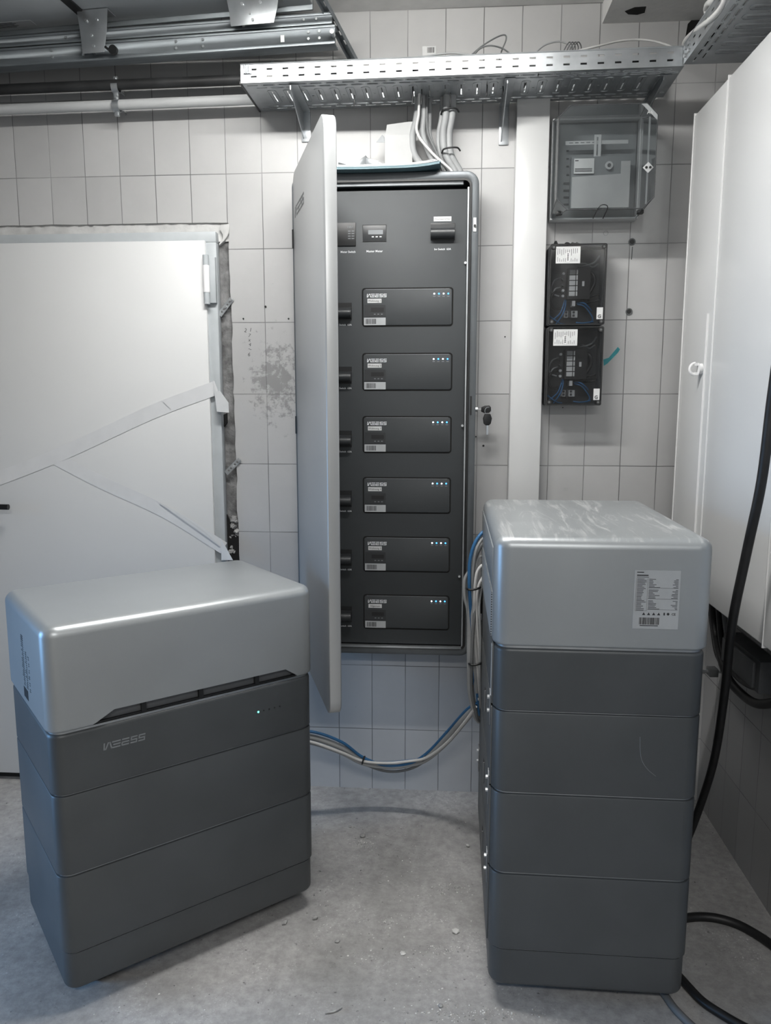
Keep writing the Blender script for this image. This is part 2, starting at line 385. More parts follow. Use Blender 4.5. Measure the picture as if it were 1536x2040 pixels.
FW = Matrix.Rotation(PI / 2, 4, 'X')       # drawing plane xy -> faces -y (x right, y up)
def text(name, s, size, m, parent, loc, T=None, align='LEFT', depth=0.0003, bold=0.0):
    """writing as a thin mesh facing -y"""
    cu = bpy.data.curves.new('writing', 'FONT'); cu.body = s; cu.size = size; cu.extrude = depth; cu.align_x = align; cu.offset = bold
    cu.resolution_u = 2
    t = bpy.data.objects.new('writing', cu); C.objects.link(t)
    me = bpy.data.meshes.new_from_object(t.evaluated_get(bpy.context.evaluated_depsgraph_get()))
    bpy.data.objects.remove(t); bpy.data.curves.remove(cu)
    me.transform(FW); 
    if T is not None: me.transform(T)
    me.materials.clear(); me.materials.append(M[m])
    o = bpy.data.objects.new(name, me); C.objects.link(o); o.parent = parent; o.location = loc
    return o

def logo_mb(h, x=0, y=0, z=0, t=0.0004, mb=None, mi=0):
    """the stylised maker's wordmark, letter height h, on a plane facing -y"""
    mb = mb or MB(); sh = 0.12; th = 0.19
    def stroke(ax, az, bx, bz, thk=th):
        d = Vector((bx - ax, bz - az)); L = d.length; d /= L; nrm = Vector((-d.y, d.x)) * thk / 2
        P = [Vector((ax, az)) + nrm, Vector((ax, az)) - nrm, Vector((bx, bz)) - nrm, Vector((bx, bz)) + nrm]
        mb.prism([(x + (p.x + p.y * sh) * h, z + p.y * h) for p in P], y - t, y, mi)
    b0, b1, bm = th / 2, 1 - th / 2, 0.5
    stroke(0.08, b0, 0.05, 1); stroke(0.0, b0, 0.30, b0)                 # first letter
    stroke(0.27, 0.0, 0.62, 1.0); stroke(0.60, b1, 0.85, b1); stroke(0.80, 1.0, 1.12, 0.0); stroke(1.05, b0, 1.30, b0)
    for zz, x0 in ((b1, 1.10), (bm, 1.30), (b0, 1.30)): stroke(x0, zz, 2.30, zz)      # three bar E
    for zz in (b1, bm, b0): stroke(2.48, zz, 3.50, zz)                  # second E
    stroke(2.53, 0.06, 2.53, 0.5)
    for o in (3.70, 4.82):                                            # S S
        for zz in (b1, bm, b0): stroke(o, zz, o + 0.95, zz)
        stroke(o + th / 2, bm, o + th / 2, b1); stroke(o + 0.95 - th / 2, b0, o + 0.95 - th / 2, bm)
    return mb

def barcode(mb, x0, x1, z0, z1, y, n=22, mi=1, seed=1):
    rn = random.Random(seed); x = x0; w0 = (x1 - x0) / n
    while x < x1 - w0:
        ww = w0 * rn.choice((0.4, 0.5, 0.9, 1.1)); mb.box(x, min(x + ww, x1), y - 0.0003, y, z0, z1, mi); x += ww + w0 * rn.choice((0.35, 0.5, 0.8))

# ---------------------------------------------------------------- the room
XR = 0.975; ZC = 2.785; XL = -3.4; YR = -5.6
struct(MB().box(XL, XR + 0.1, YR, 0.12, -0.08, 0).build('floor', 'floor'))
struct(MB().box(XL, XR + 0.1, YR, 0.12, ZC, ZC + 0.1).build('ceiling', 'ceil'))
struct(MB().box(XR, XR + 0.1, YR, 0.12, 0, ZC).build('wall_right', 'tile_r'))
struct(MB().box(XL, XR, YR - 0.1, YR, 0, ZC).build('wall_rear', 'ceil'))
lw = MB(); lw.box(XL - 0.1, XL, YR, -3.6, 0, ZC); lw.box(XL - 0.1, XL, -1.0, 0.12, 0, ZC); lw.box(XL - 0.1, XL, -3.6, -1.0, 2.3, ZC)
struct(lw.build('wall_left', 'ceil'))
# tiled layer of the back wall, broken away around the new door
rg = random.Random(7)
edge = []
z = 2.112
while z > 0.02:
    f = (2.112 - z) / 2.112
    edge.append((-0.757 + 0.006 * f + rg.uniform(-0.003, 0.003), z)); z -= rg.uniform(0.02, 0.06)
edge.append((-0.748, 0.0))
top = [(x, 2.116 + rg.uniform(-0.002, 0.002)) for x in [-2.6 + 0.08 * i for i in range(23)]]
poly = [(-3.4, 0), (-2.6, 0)] + top + edge + [(XR, 0), (XR, ZC), (-3.4, ZC)]
wb = struct(MB().prism(poly, 0.0, 0.014).build('wall_back', 'tile'))
# masonry behind the tiles
def rough_sheet(x0, x1, z0, z1, y, amp, step, seed, depth=0.06):
    rn = random.Random(seed); nx = max(2, int((x1 - x0) / step)); nz = max(2, int((z1 - z0) / step)); mb = MB(); vs = []
    for j in range(nz + 1):
        for i in range(nx + 1):
            vs.append((x0 + (x1 - x0) * i / nx, y + rn.uniform(-amp, amp), z0 + (z1 - z0) * j / nz))
    k = len(vs); vs += [(a, y + depth, c) for a, b, c in vs]
    fs = [(j * (nx + 1) + i, j * (nx + 1) + i + 1, (j + 1) * (nx + 1) + i + 1, (j + 1) * (nx + 1) + i) for j in range(nz) for i in range(nx)]
    fs += [[q + k for q in f][::-1] for f in fs]
    return mb.add(vs, fs)
rough_sheet(-0.86, -0.74, 0.0, 2.13, 0.016, 0.004, 0.014, 3).build('plaster', 'plaster', wb)['label'] = 'rough dark plaster in the gap beside the door'
rough_sheet(-2.6, -0.74, 2.05, 2.13, 0.008, 0.0035, 0.014, 5, 0.03).build('plaster', 'plaster_l', wb)['label'] = 'pale rough plaster strip above the door frame'
# smeared mortar at the head of the gap
sm = MB(); sm.prism([(-0.785, 2.106), (-0.752, 2.108), (-0.754, 2.085), (-0.762, 2.065), (-0.775, 2.05), (-0.792, 2.035), (-0.793, 2.042), (-0.778, 2.058), (-0.779, 2.072), (-0.789, 2.09)], -0.004, 0.02)
sm.build('plaster', 'plaster_l', wb, bevel=0.002)['label'] = 'pale smear of mortar at the door corner'
# broken hole at the beam
hm = MB().prism([(0.775, 2.60), (0.79, 2.71), (0.805, 2.725), (0.85, 2.72), (0.90, 2.70), (0.88, 2.66), (0.86, 2.60)], -0.0035, 0.0)
hm.build('opening', 'void', wb)['label'] = 'dark broken hole under the beam'
struct(MB().prism([(0.515, 2.72), (XR, 2.72), (XR, ZC), (0.515, ZC)], -2.2, 0.0).build('trim_1', 'ceil'))['label'] = 'plastered ceiling beam over the right side'
bh = MB(); c = at(1268, 20, 'z', 2.7195)
bh.prism([(c.x - 0.035, c.y + 0.005), (c.x - 0.02, c.y + 0.025), (c.x + 0.01, c.y + 0.03), (c.x + 0.03, c.y + 0.018), (c.x + 0.025, c.y - 0.02), (c.x - 0.01, c.y - 0.018)], 2.7185, 2.7205, plane='xy')
bo = bh.build('broken_patch', 'void', bpy.data.objects['trim_1']); bo['label'] = 'dark broken hole in the beam'
fm = MB()
for i in range(16):
    a = rg.uniform(0, 6.28); q = (0.845 + 0.018 * math.cos(a) * rg.random(), -0.02 - 0.02 * rg.random(), 2.69 + 0.02 * math.sin(a))
    fm.tube([q, (q[0] + rg.uniform(-.012, .012), q[1] - 0.012, q[2] - 0.02)], [0.009, 0.004], 6)
fm.build('foam', 'foam', wb)['label'] = 'pale foam and fibres hanging in the broken hole'
# holes and marks on the tiles
dh = MB()
for px_, py_, r in ((1253, 621, .0075), (1259, 482, .008), (529, 611, .004), (485, 635, .003), (575, 635, .003), (963, 888, .004), (1006, 671, .0025), (948, 870, .0025), (1121, 812, .002)):
    p = at(px_, py_, 'y', 0); dh.cyl((p.x, 0, p.z), (p.x, -0.002, p.z), r, 12)
dh.build('drill_hole', 'black', wb)['kind'] = 'stuff'
hr = MB()
for px_, py_ in ((1253, 621), (1259, 482)):
    p = at(px_, py_, 'y', 0)
    hr.tube([(p.x + .010 * math.cos(a), -0.002, p.z + .010 * math.sin(a)) for a in [k * PI / 8 for k in range(17)]], 0.0022, 6, cap=False)
hr.build('wall_plug', 'cabled', wb)
p = at(1259, 505, 'y', 0); MB().prism([(p.x - .0022, p.z - .02), (p.x + .001, p.z - .02), (p.x + .0022, p.z + .022), (p.x - .001, p.z + .022)], -0.0008, 0).build('scratch', 'cabled', wb)
pm = MB(); a = at(1203, 722, 'y', 0); b = at(1234, 697, 'y', 0)
pts = [(a.x, a.z - .012), (a.x + .012, a.z - .004), (b.x - .005, b.z - .010), (b.x + .002, b.z + .002), (b.x - .006, b.z + .010), (a.x + .016, a.z + .016), (a.x - .002, a.z + .010)]
pm.prism(pts, -0.0012, 0).build('paint_mark', 'bluepaint', wb)['label'] = 'teal paint streak'
# handwritten column of figures
for s_, px_, py_, sz in (('2', 486, 661, .020), ('1', 496, 660, .020), ('7', 494, 671, .018), ('x', 494, 680, .020), ('4', 495, 689, .018), ('~', 494, 698, .022), ('6', 493, 709, .020)):
    p = at(px_, py_, 'y', 0); o = text('handwriting', s_, sz, 'ink', wb, (p.x, -0.0006, p.z), T=Matrix.Rotation(0.25, 4, 'Y'), bold=-0.0003)
for px_, py_, s_, sz in ((1206, 470, 'o', .04), (1128, 980, '=', .03)):
    p = at(px_, py_, 'y', 0); text('scribble', s_, sz, 'cable', wb, (p.x - .01, -0.0006, p.z), bold=-0.0008)

# ---------------------------------------------------------------- door_1 and its frame
d1 = bpy.data.objects.new('door_1', None); C.objects.link(d1); struct(d1); d1['label'] = 'white steel door in grey frame'
fr = MB(); fr.box(-0.836, -0.797, -0.028, 0.012, 0, 2.0418); fr.box(-1.95, -0.797, -0.028, 0.012, 2.042, 2.078); fr.box(-1.95, -1.91, -0.028, 0.012, 0, 2.0418)
fr.box(-0.852, -0.836, -0.010, 0.012, 0, 2.06); fr.build('door_frame', 'frame', d1, bevel=0.002)
MB().box(-1.905, -0.833, -0.042, -0.012, 0.032, 2.046).build('door_leaf', 'door', d1, bevel=0.003)
MB().box(-1.91, -0.836, -0.010, 0.01, 0.0, 0.05).build('dark_door_gap', 'black', d1)  # black strip painted in for the dark gap under the leaf
hg = MB(); hp = at(418, 508, 'y', -0.05); hq = at(419, 606, 'y', -0.05); hx = -0.828
hg.cyl((hx, -0.052, hq.z), (hx, -0.052, hp.z), 0.0105, 20); 
hg2 = MB().cyl((hx, -0.052, hq.z + .04), (hx, -0.052, hp.z - .035), 0.0118, 20)
ho = hg.build('hinge', 'frame', d1); hg2.build('hinge_sleeve', 'whiteedge', ho)
MB().box(hx, hx + 0.03, -0.044, -0.026, hq.z + .005, hp.z - .005).build('hinge_plate', 'frame', ho, bevel=0.001)
lv = MB(); lz = 1.105; lv.tube(curve([(-1.76, -0.042, lz), (-1.76, -0.085, lz), (-1.735, -0.098, lz), (-1.65, -0.099, lz), (-1.584, -0.097, lz - .001)], 6), 0.0105, 14)
lv.cyl((-1.76, -0.042, lz), (-1.76, -0.05, lz), 0.026, 24); lv.build('door_handle', 'blackgloss', d1)
# fixing straps screwed across the gap
for (ax, ay, bx, by) in ((437, 628, 462, 595), (450, 943, 478, 915)):
    a = at(ax, ay, 'y', -0.006); b = at(bx, by, 'y', -0.006); d = (b - a); L = d.length; ang = math.atan2(d.z, d.x)
    hl = [(L * f - .003, L * f + .003, .006, .012) for f in (.2, .36, .64, .8)]
    T = Matrix.Translation(a) @ Matrix.Rotation(-ang, 4, 'Y') @ Matrix.Translation((0, 0, -0.009)) @ FW
    so = MB().plate(L, 0.018, hl, 0.0015, T).build('fixing_strap', 'galv', d1)
    for f in (.5, .93):
        q = a + d * f; MB().cyl((q.x, -0.012, q.z), (q.x, -0.006, q.z), 0.005, 10).build('screw', 'zinc', so)
# rubble at the foot of the gap
def stone(mb, c, r, seed, mi=0, flat=0.7):
    rn = random.Random(seed); bm = bmesh.new(); bmesh.ops.create_icosphere(bm, subdivisions=1, radius=1)
    sc = (rn.uniform(.7, 1.3), rn.uniform(.7, 1.2), flat * rn.uniform(.6, 1)); a = rn.uniform(0, 6.28)
    vs = []
    for v in bm.verts:
        k = rn.uniform(.75, 1.15); p = Vector((v.co.x * sc[0], v.co.y * sc[1], v.co.z * sc[2])) * r * k
        p = Matrix.Rotation(a, 3, 'Z') @ p; vs.append(p + Vector(c))
    fs = [[v.index for v in f.verts] for f in bm.faces]; bm.free(); mb.add(vs, fs, mi)
rb = MB()
for i in range(26):
    zz = 0.90 + rg.random() * 0.16; stone(rb, (-0.786 + rg.random() * 0.026, 0.010, zz), 0.008 + rg.random() * 0.008, i, flat=1.0)
rb.build('rubble', 'stone', wb)['kind'] = 'stuff'
vd = MB().prism([(-0.797, 1.07), (-0.775, 1.02), (-0.757, 0.985), (-0.752, 0.85), (-0.797, 0.85)], 0.002, 0.0125); vd.build('cavity', 'void', wb)
MB().prism([(-0.797, 1.44), (-0.785, 1.445), (-0.785, 1.41), (-0.797, 1.395)], 0.002, 0.0125).build('cavity', 'void', wb)

# tape across the door
tp = thing('door_tape', 'translucent white adhesive tape strips crossing the white door', 'tape', (-1.3, -0.044, 1.1))
def strip(pix, wd, y, name, m='film'):
    mb = MB(); P = [at(a, b, 'y', y if not c else c) for a, b, c in pix]; P = curve([p - Vector(tp.location) for p in P], 5); vs = []
    for i, p in enumerate(P):
        t = (P[min(i + 1, len(P) - 1)] - P[max(i - 1, 0)]).normalized(); nn = t.cross(Vector((0, 1, 0))).normalized() * wd / 2
        vs += [p + nn, p - nn, p - nn - Vector((0, 0.0004, 0)), p + nn - Vector((0, 0.0004, 0))]
    k = len(P); fs = [[0, 1, 2, 3], [4 * k - 1, 4 * k - 2, 4 * k - 3, 4 * k - 4]]
    for i in range(k - 1):
        for j in range(4): fs.append((4 * i + j, 4 * i + (j + 1) % 4, 4 * i + 4 + (j + 1) % 4, 4 * i + 4 + j))
    return mb.add(vs, fs).build(name, m, tp)
strip([(-60, 975, 0), (120, 905, 0), (300, 822, 0), (432, 772, 0)], 0.050, -0.0435, 'tape_strip')
strip([(108, 912, 0), (200, 960, 0), (330, 1020, 0), (446, 1092, 0)], 0.048, -0.0430, 'tape_strip')
strip([(318, 1002, -.046), (365, 1030, -.052), (410, 1062, -.052), (438, 1088, -.046)], 0.006, -0.05, 'curled_edge', 'paper')
strip([(325, 800, 0), (340, 814, 0)], 0.003, -0.0455, 'curled_edge', 'paper')
te = MB(); q = [at(a, b, 'y', yy) - Vector(tp.location) for a, b, yy in ((424, 756, -.05), (431, 780, -.06), (438, 778, -.055), (455, 802, -.07), (456, 822, -.07), (432, 820, -.062), (428, 790, -.05))]
te.add([tuple(v) for v in q] + [tuple(v + Vector((0, .0008, 0))) for v in q], [list(range(7)), list(range(7, 14))[::-1]] + [(i, (i + 1) % 7, 7 + (i + 1) % 7, 7 + i) for i in range(7)])
te.build('loose_end', 'paper', tp)
tc2 = MB(); q = [at(a, b, 'y', yy) - Vector(tp.location) for a, b, yy in ((440, 1072, -.045), (464, 1116, -.06), (441, 1116, -.05))]
tc2.add([tuple(v) for v in q] + [tuple(v + Vector((0, .0008, 0))) for v in q], [(0, 1, 2), (5, 4, 3), (0, 1, 4, 3), (1, 2, 5, 4), (2, 0, 3, 5)]); tc2.build('loose_end', 'paper', tp)

# ---------------------------------------------------------------- battery towers
def arc_levels(z0, z1, rt, rb=0.0, n=5):
    lv = []
    if rb:
        for k in range(n + 1): a = PI / 2 * k / n; lv.append((z0 + rb * (1 - math.sin(a)) if False else z0 + rb * (1 - math.cos(a)), rb * (1 - math.sin(a))))
    else: lv.append((z0, 0))
    if rt:
        for k in range(n + 1): a = PI / 2 * k / n; lv.append((z1 - rt + rt * math.sin(a), rt * (1 - math.cos(a))))
    else: lv.append((z1, 0))
    return lv
def bool_cut(o, cutter):
    md = o.modifiers.new('cut', 'BOOLEAN'); md.object = cutter; md.operation = 'DIFFERENCE'; md.solver = 'EXACT'
    me = bpy.data.meshes.new_from_object(o.evaluated_get(bpy.context.evaluated_depsgraph_get()))
    o.modifiers.clear(); old = o.data; o.data = me; me.set_sharp_from_angle(angle=math.radians(35)); bpy.data.objects.remove(cutter)

HM = (0.2037, 0.2078, 0.2045)
def tower(name, label, loc, rz, L, Wd, nmod, z0):
    """local x = long side, local -y = front with the intake grille"""
    t = thing(name, label, 'battery', loc, rz); R = 0.036; g = 0.0030
    z = z0
    b = MB().loft(L - .006, Wd - .006, R, arc_levels(z, z + .100, 0, .014)).build('base_plinth', 'dark', t); z += .102
    for i in range(nmod):
        h = HM[i] if nmod == 3 else 0.206
        MB().loft(L, Wd, R, [(z, .004), (z + .003, 0), (z + h - g - .005, 0), (z + h - g - .0015, .0015), (z + h - g, .005)]).build('battery_module', 'dark', t); z += h
    cm = MB().loft(L, Wd, R, [(z, .0025), (z + .002, 0)] + arc_levels(z + .002, z + .152, .010)[1:] ).build('control_module', 'dark', t); zc = z; z += .157
    # pale metal core standing in for the highlight line along each joint
    MB().loft(L - .011, Wd - .011, R - .005, [(z0 + .05, 0), (z - .001, 0)]).build('seam_highlight_core', 'galv', t)
    im = MB().loft(L + .008, Wd + .008, R + .002, arc_levels(z, z + .2547, .026, .008)).build('inverter_module', 'silver', t)
    for sx in (-1, 1):
        for sy in (-1, 1):
            cst = MB(); x = sx * (L / 2 - .10); y = sy * (Wd / 2 - .09); r = z0 * 0.42
            cst.cyl((x - .012, y, r), (x + .012, y, r), r, 20); cst.box(x - .018, x + .018, y - .015, y + .015, r, z0 + .012); cst.build('castor', 'black', t)
    return t, cm, im, zc, z
# left tower
LT, cm, im, zc, zi = tower('battery_tower', 'shorter battery tower with silver top and glowing status light, in front of the white door',
                            (-0.7729, -0.7630, 0), 0.7012, 0.7076, 0.455, 2, 0.0562)
Lh, Wh = 0.7076 / 2, 0.455 / 2
# intake slot in the silver front
yF = -(Wh + .004)
cut = MB().prism([(-.255, zi - .02), (.300, zi - .02), (.300, zi + .004), (.262, zi + .030), (-.205, zi + .030), (-.255, zi + .004)], yF - .02, yF + .024).build('cutter', 'black')
cut.matrix_world = LT.matrix_world; bpy.context.view_layer.update()
cut.parent = LT; bool_cut(im, cut)
MB().box(-.254, .299, yF + .020, yF + .023, zi + .002, zi + .029).build('intake_grille', 'mesh', im)
dv = MB()
for x in (-.13, .02, .18): dv.box(x - .006, x + .006, yF + .010, yF + .0215, zi + .001, zi + .029)
dv.box(-.254, .299, yF + .012, yF + .022, zi, zi + .004); dv.build('grille_rib', 'black', im)
logo_mb(0.0175, -.235, -Wh, zc + .088).build('logo', 'logodim', cm)['label'] = 'embossed maker wordmark'
for i in range(5):
    x = .178 + i * .0165
    MB().cyl((x, -Wh - .0008, zc + .083), (x, -Wh, zc + .083), 0.0026 if i == 0 else .0022, 12).build('status_light', 'ledg' if i == 0 else 'ledoff', cm)
# rating print on the short left end
rl = MB(); X0 = -(Lh + .004) 
rn = random.Random(5)
for r in range(24):
    zz = zi + .182 - r * .0055
    rl.box(X0 - .0005, X0, -.012, -.012 + rn.uniform(.012, .026), zz, zz + (.0034 if r < 3 else .0020))
    if r > 5: rl.box(X0 - .0005, X0, -.045, -.045 + rn.uniform(.006, .022), zz, zz + .0020)
    if r > 5 and r % 3: rl.box(X0 - .0005, X0, -.072, -.072 + rn.uniform(.006, .014), zz, zz + .0020)
for k in range(18): rl.box(X0 - .0005, X0, .012 - k * .0028 - .0014 * (k % 3 == 0), .0132 - k * .0028, zi + .022, zi + .048)
rl.build('rating_print', 'ink', im)['label'] = 'dark rating print with barcode'

# right tower: its short end faces the camera, its back faces left
RT, cm2, im2, zc2, zi2 = tower('battery_tower', 'taller battery tower whose silver top carries a rating label, before the white cabinets',
                            (0.3713, -0.7267, 0), -0.0132 - PI / 2 + PI, 0.6758, 0.4788, 3, 0.0600)
# local: x -> +Y world (rz=+90deg), local -y -> +X world; short end facing the camera is local x = -L/2; left side is local +y
Lh2, Wh2 = 0.6758 / 2, 0.4788 / 2
XF = -(Lh2 + .004)
def endT(x, wy, z):   # maps drawing plane facing -y onto the short end; wy = world x offset
    return Matrix.Translation((x, -wy, z)) @ Matrix.Rotation(-PI / 2, 4, 'Z')
lb = MB(); T = endT(XF, 0.068, zi2 + .050)
lb.box(0, .100, -.0008, 0, 0, .135, 0, T)
rn = random.Random(9)
y = -.0008
def lbox(x0, x1, z0, z1): lb.box(x0, x1, y - .0003, y, z0, z1, 1, T)
lbox(.005, .020, .129, .1310); lbox(.005, .030, .122, .1245); lbox(.005, .031, .1185, .1195)
for r in range(24):
    zz = .114 - r * .0031
    lbox(.006, .006 + rn.uniform(.010, .022), zz, zz + .0011)
    if r % 8 == 7: lbox(.031, .097, zz + .002, zz + .0024)
    else:
        lbox(.032, .032 + rn.uniform(.008, .026), zz, zz + .0011); lbox(.096 - rn.uniform(.004, .015), .096, zz, zz + .0011)
lbox(.004, .029, .0415, .0418); lbox(.004, .0043, .0415, .1165); lbox(.029, .0293, .0415, .1165)
for k in range(4):
    xx = .020 + k * .011; lb.prism([(xx, .032), (xx + .007, .032), (xx + .0035, .038)], y - .0003, y, 1, T=T)
lb.box(.067, .070, y - .0003, y, .032, .038, 1, T); lb.cyl((.077, y - .0003, .035), (.077, y, .035), .003, 14, 1, T)
bar = MB(); barcode(lb, 0, 0, 0, 0, 0)
rnb = random.Random(3); x = .014
while x < .058:
    ww = rnb.choice((.0006, .0009, .0015)); lb.box(x, x + ww, y - .0003, y, .010, .026, 1, T); x += ww + rnb.choice((.0005, .0008, .0012))
lbox(.016, .056, .0065, .0082)
lo = lb.build('rating_label', ['label', 'ink'], im2); lo['label'] = 'silver rating label with barcode and warning symbols'
text('certification_mark', 'CE', .0075, 'ink', im2, (0, 0, 0), T=T @ Matrix.Translation((.0845, -.0012, .0322)))
im2.data.materials[0] = M['silver_dusty']
# back side (world left): cover sheet, outlet grille, protective film, brackets and screws
YB = Wh2
MB().box(-Lh2 + .045, Lh2 - .035, YB + .0035, YB + .0075, zi2 + .010, zi2 + .115).build('outlet_grille', 'meshs', im2)
MB().box(-Lh2 + .045, Lh2 - .035, YB + .0035, YB + .0065, zi2 + .125, zi2 + .222).build('back_cover', 'silver', im2, bevel=0.001)
zz = 0.0600 + .102
for i in range(3):
    h = HM[i]
    mo = MB().box(-Lh2 + .032, Lh2 - .02, YB - .001, YB + .003, zz + .003, zz + h - .005).build('back_sheet', 'darkback', RT, bevel=.001)
    hs = MB(); hs.box(-.05, -.015, YB + .002, YB + .0040, zz + .085, zz + .135); hs.build('grip_recess', 'void', mo)
    hl = MB(); hl.tube([(-.0525, YB + .0045, zz + .08), (-.0525, YB + .0045, zz + .14)], .0025, 8); hl.build('grip_edge', 'bracket', mo)
    for xx in (-Lh2 + .052, Lh2 - .05):
        br = MB(); br.prism([(xx - .011, zz + h - .055), (xx + .011, zz + h - .035), (xx + .011, zz + h + .030), (xx - .011, zz + h + .020)], YB + .003, YB + .006); bo_ = br.build('joining_bracket', 'bracket', mo, bevel=.0008)
        [MB().cyl((xx, YB + .006, zz + h + q_), (xx, YB + .0115, zz + h + q_), .0052, 10).build('screw', 'zinc', mo) for q_ in (-.022, .012)]
    zz += h
MB().box(-Lh2 + .032, Lh2 - .02, YB - .001, YB + .003, zz + .003, zz + .150).build('back_sheet', 'darkback', RT, bevel=.001)
MB().box(-Lh2 + .036, -Lh2 + .056, YB + .003, YB + .0042, zz + .02, zz + .145).build('warning_label', 'label', RT)
# scratches on the short end: pale curved line
sp = [(-Lh2 - .0003, -(x_ - .3713), z_) for x_, z_ in ((0.470, 0.725), (0.472, 0.69), (0.478, 0.665), (0.492, 0.645), (0.51, 0.63))]
MB().tube(curve(sp, 4), .0006, 5).build('scratch', 'logodim', RT)

# ---------------------------------------------------------------- meter cabinet on the back wall
CX0, CX1, CZ0, CZ1 = -0.505, 0.115, 0.588, 2.234
MC = thing('meter_cabinet', 'tall dark wall cabinet with six meter units behind its open door', 'electrical cabinet', ((CX0 + CX1) / 2, 0, CZ0))
ox, oz = MC.location.x, MC.location.z
def rr(x0, x1, z0, z1, r, n=6):
    P = []
    for cx_, cz_, a0 in ((x1 - r, z1 - r, 0), (x0 + r, z1 - r, 90), (x0 + r, z0 + r, 180), (x1 - r, z0 + r, 270)):
        for k in range(n + 1): t = math.radians(a0 + 90 * k / n); P.append((cx_ + r * math.cos(t), cz_ + r * math.sin(t)))
    return P
def ring(mb, outer, inner, y0, y1, mi=0):
    n = len(outer); vs = [(a, y0, b) for a, b in outer] + [(a, y0, b) for a, b in inner] + [(a, y1, b) for a, b in outer] + [(a, y1, b) for a, b in inner]
    fs = []
    for i in range(n):
        j = (i + 1) % n
        fs += [(i, j, n + j, n + i), (2 * n + j, 2 * n + i, 3 * n + i, 3 * n + j), (j, i, 2 * n + i, 2 * n + j), (n + i, n + j, 3 * n + j, 3 * n + i)]
    return mb.add(vs, fs, mi)
X0c, X1c, Z0c, Z1c = CX0 - ox, CX1 - ox, 0, CZ1 - CZ0
hb = MB(); ring(hb, rr(X0c, X1c, Z0c, Z1c, .042), rr(X0c + .024, X1c - .024, Z0c + .022, Z1c - .024, .022), -.13, -.0)
hb.prism(rr(X0c + .02, X1c - .02, .02, Z1c - .02, .03), -.03, -.004)
hb.build('housing', 'cabrim', MC, bevel=.003)
gk = MB(); ring(gk, rr(X0c + .024, X1c - .024, .022, Z1c - .024, .022), rr(X0c + .030, X1c - .030, .028, Z1c - .030, .018), -.1335, -.10); gk.build('gasket', 'black', MC)
lp = MB().box(X0c + .03, X1c - .036, -.134, -.112, .024, .031); lp.build('sill_lip', 'galv', MC, bevel=.001)
PY = -.112     # face of the inner panel (world y)
MB().box(X0c + .031, X1c - .038, PY, PY + .008, .034, Z1c - .052).build('front_panel', 'cabpanel', MC, bevel=.0015)
a = at(676, 372, 'y', -.118); b = at(926, 352, 'y', -.118)
MB().box(X0c + .031, b.x - ox - .004, -.124, -.108, a.z - oz - .002, a.z - oz + .014).build('top_rail', 'galv', MC, bevel=.001)
MB().box(X1c - .037, X1c - .032, -.128, -.112, .03, Z1c - .05).build('edge_strip', 'galv', MC)
sc = MB()
for px_, py_ in ((927, 524), (921, 848), (915, 1148)):
    p = at(px_, py_, 'y', PY); sc = MB(); sc.cyl((p.x - ox, PY - .006, p.z - oz), (p.x - ox, PY, p.z - oz), .0042, 12); sc.cyl((p.x - ox, PY - .008, p.z - oz), (p.x - ox, PY - .006, p.z - oz), .0022, 8); sc.build('panel_screw', 'zinc', MC)
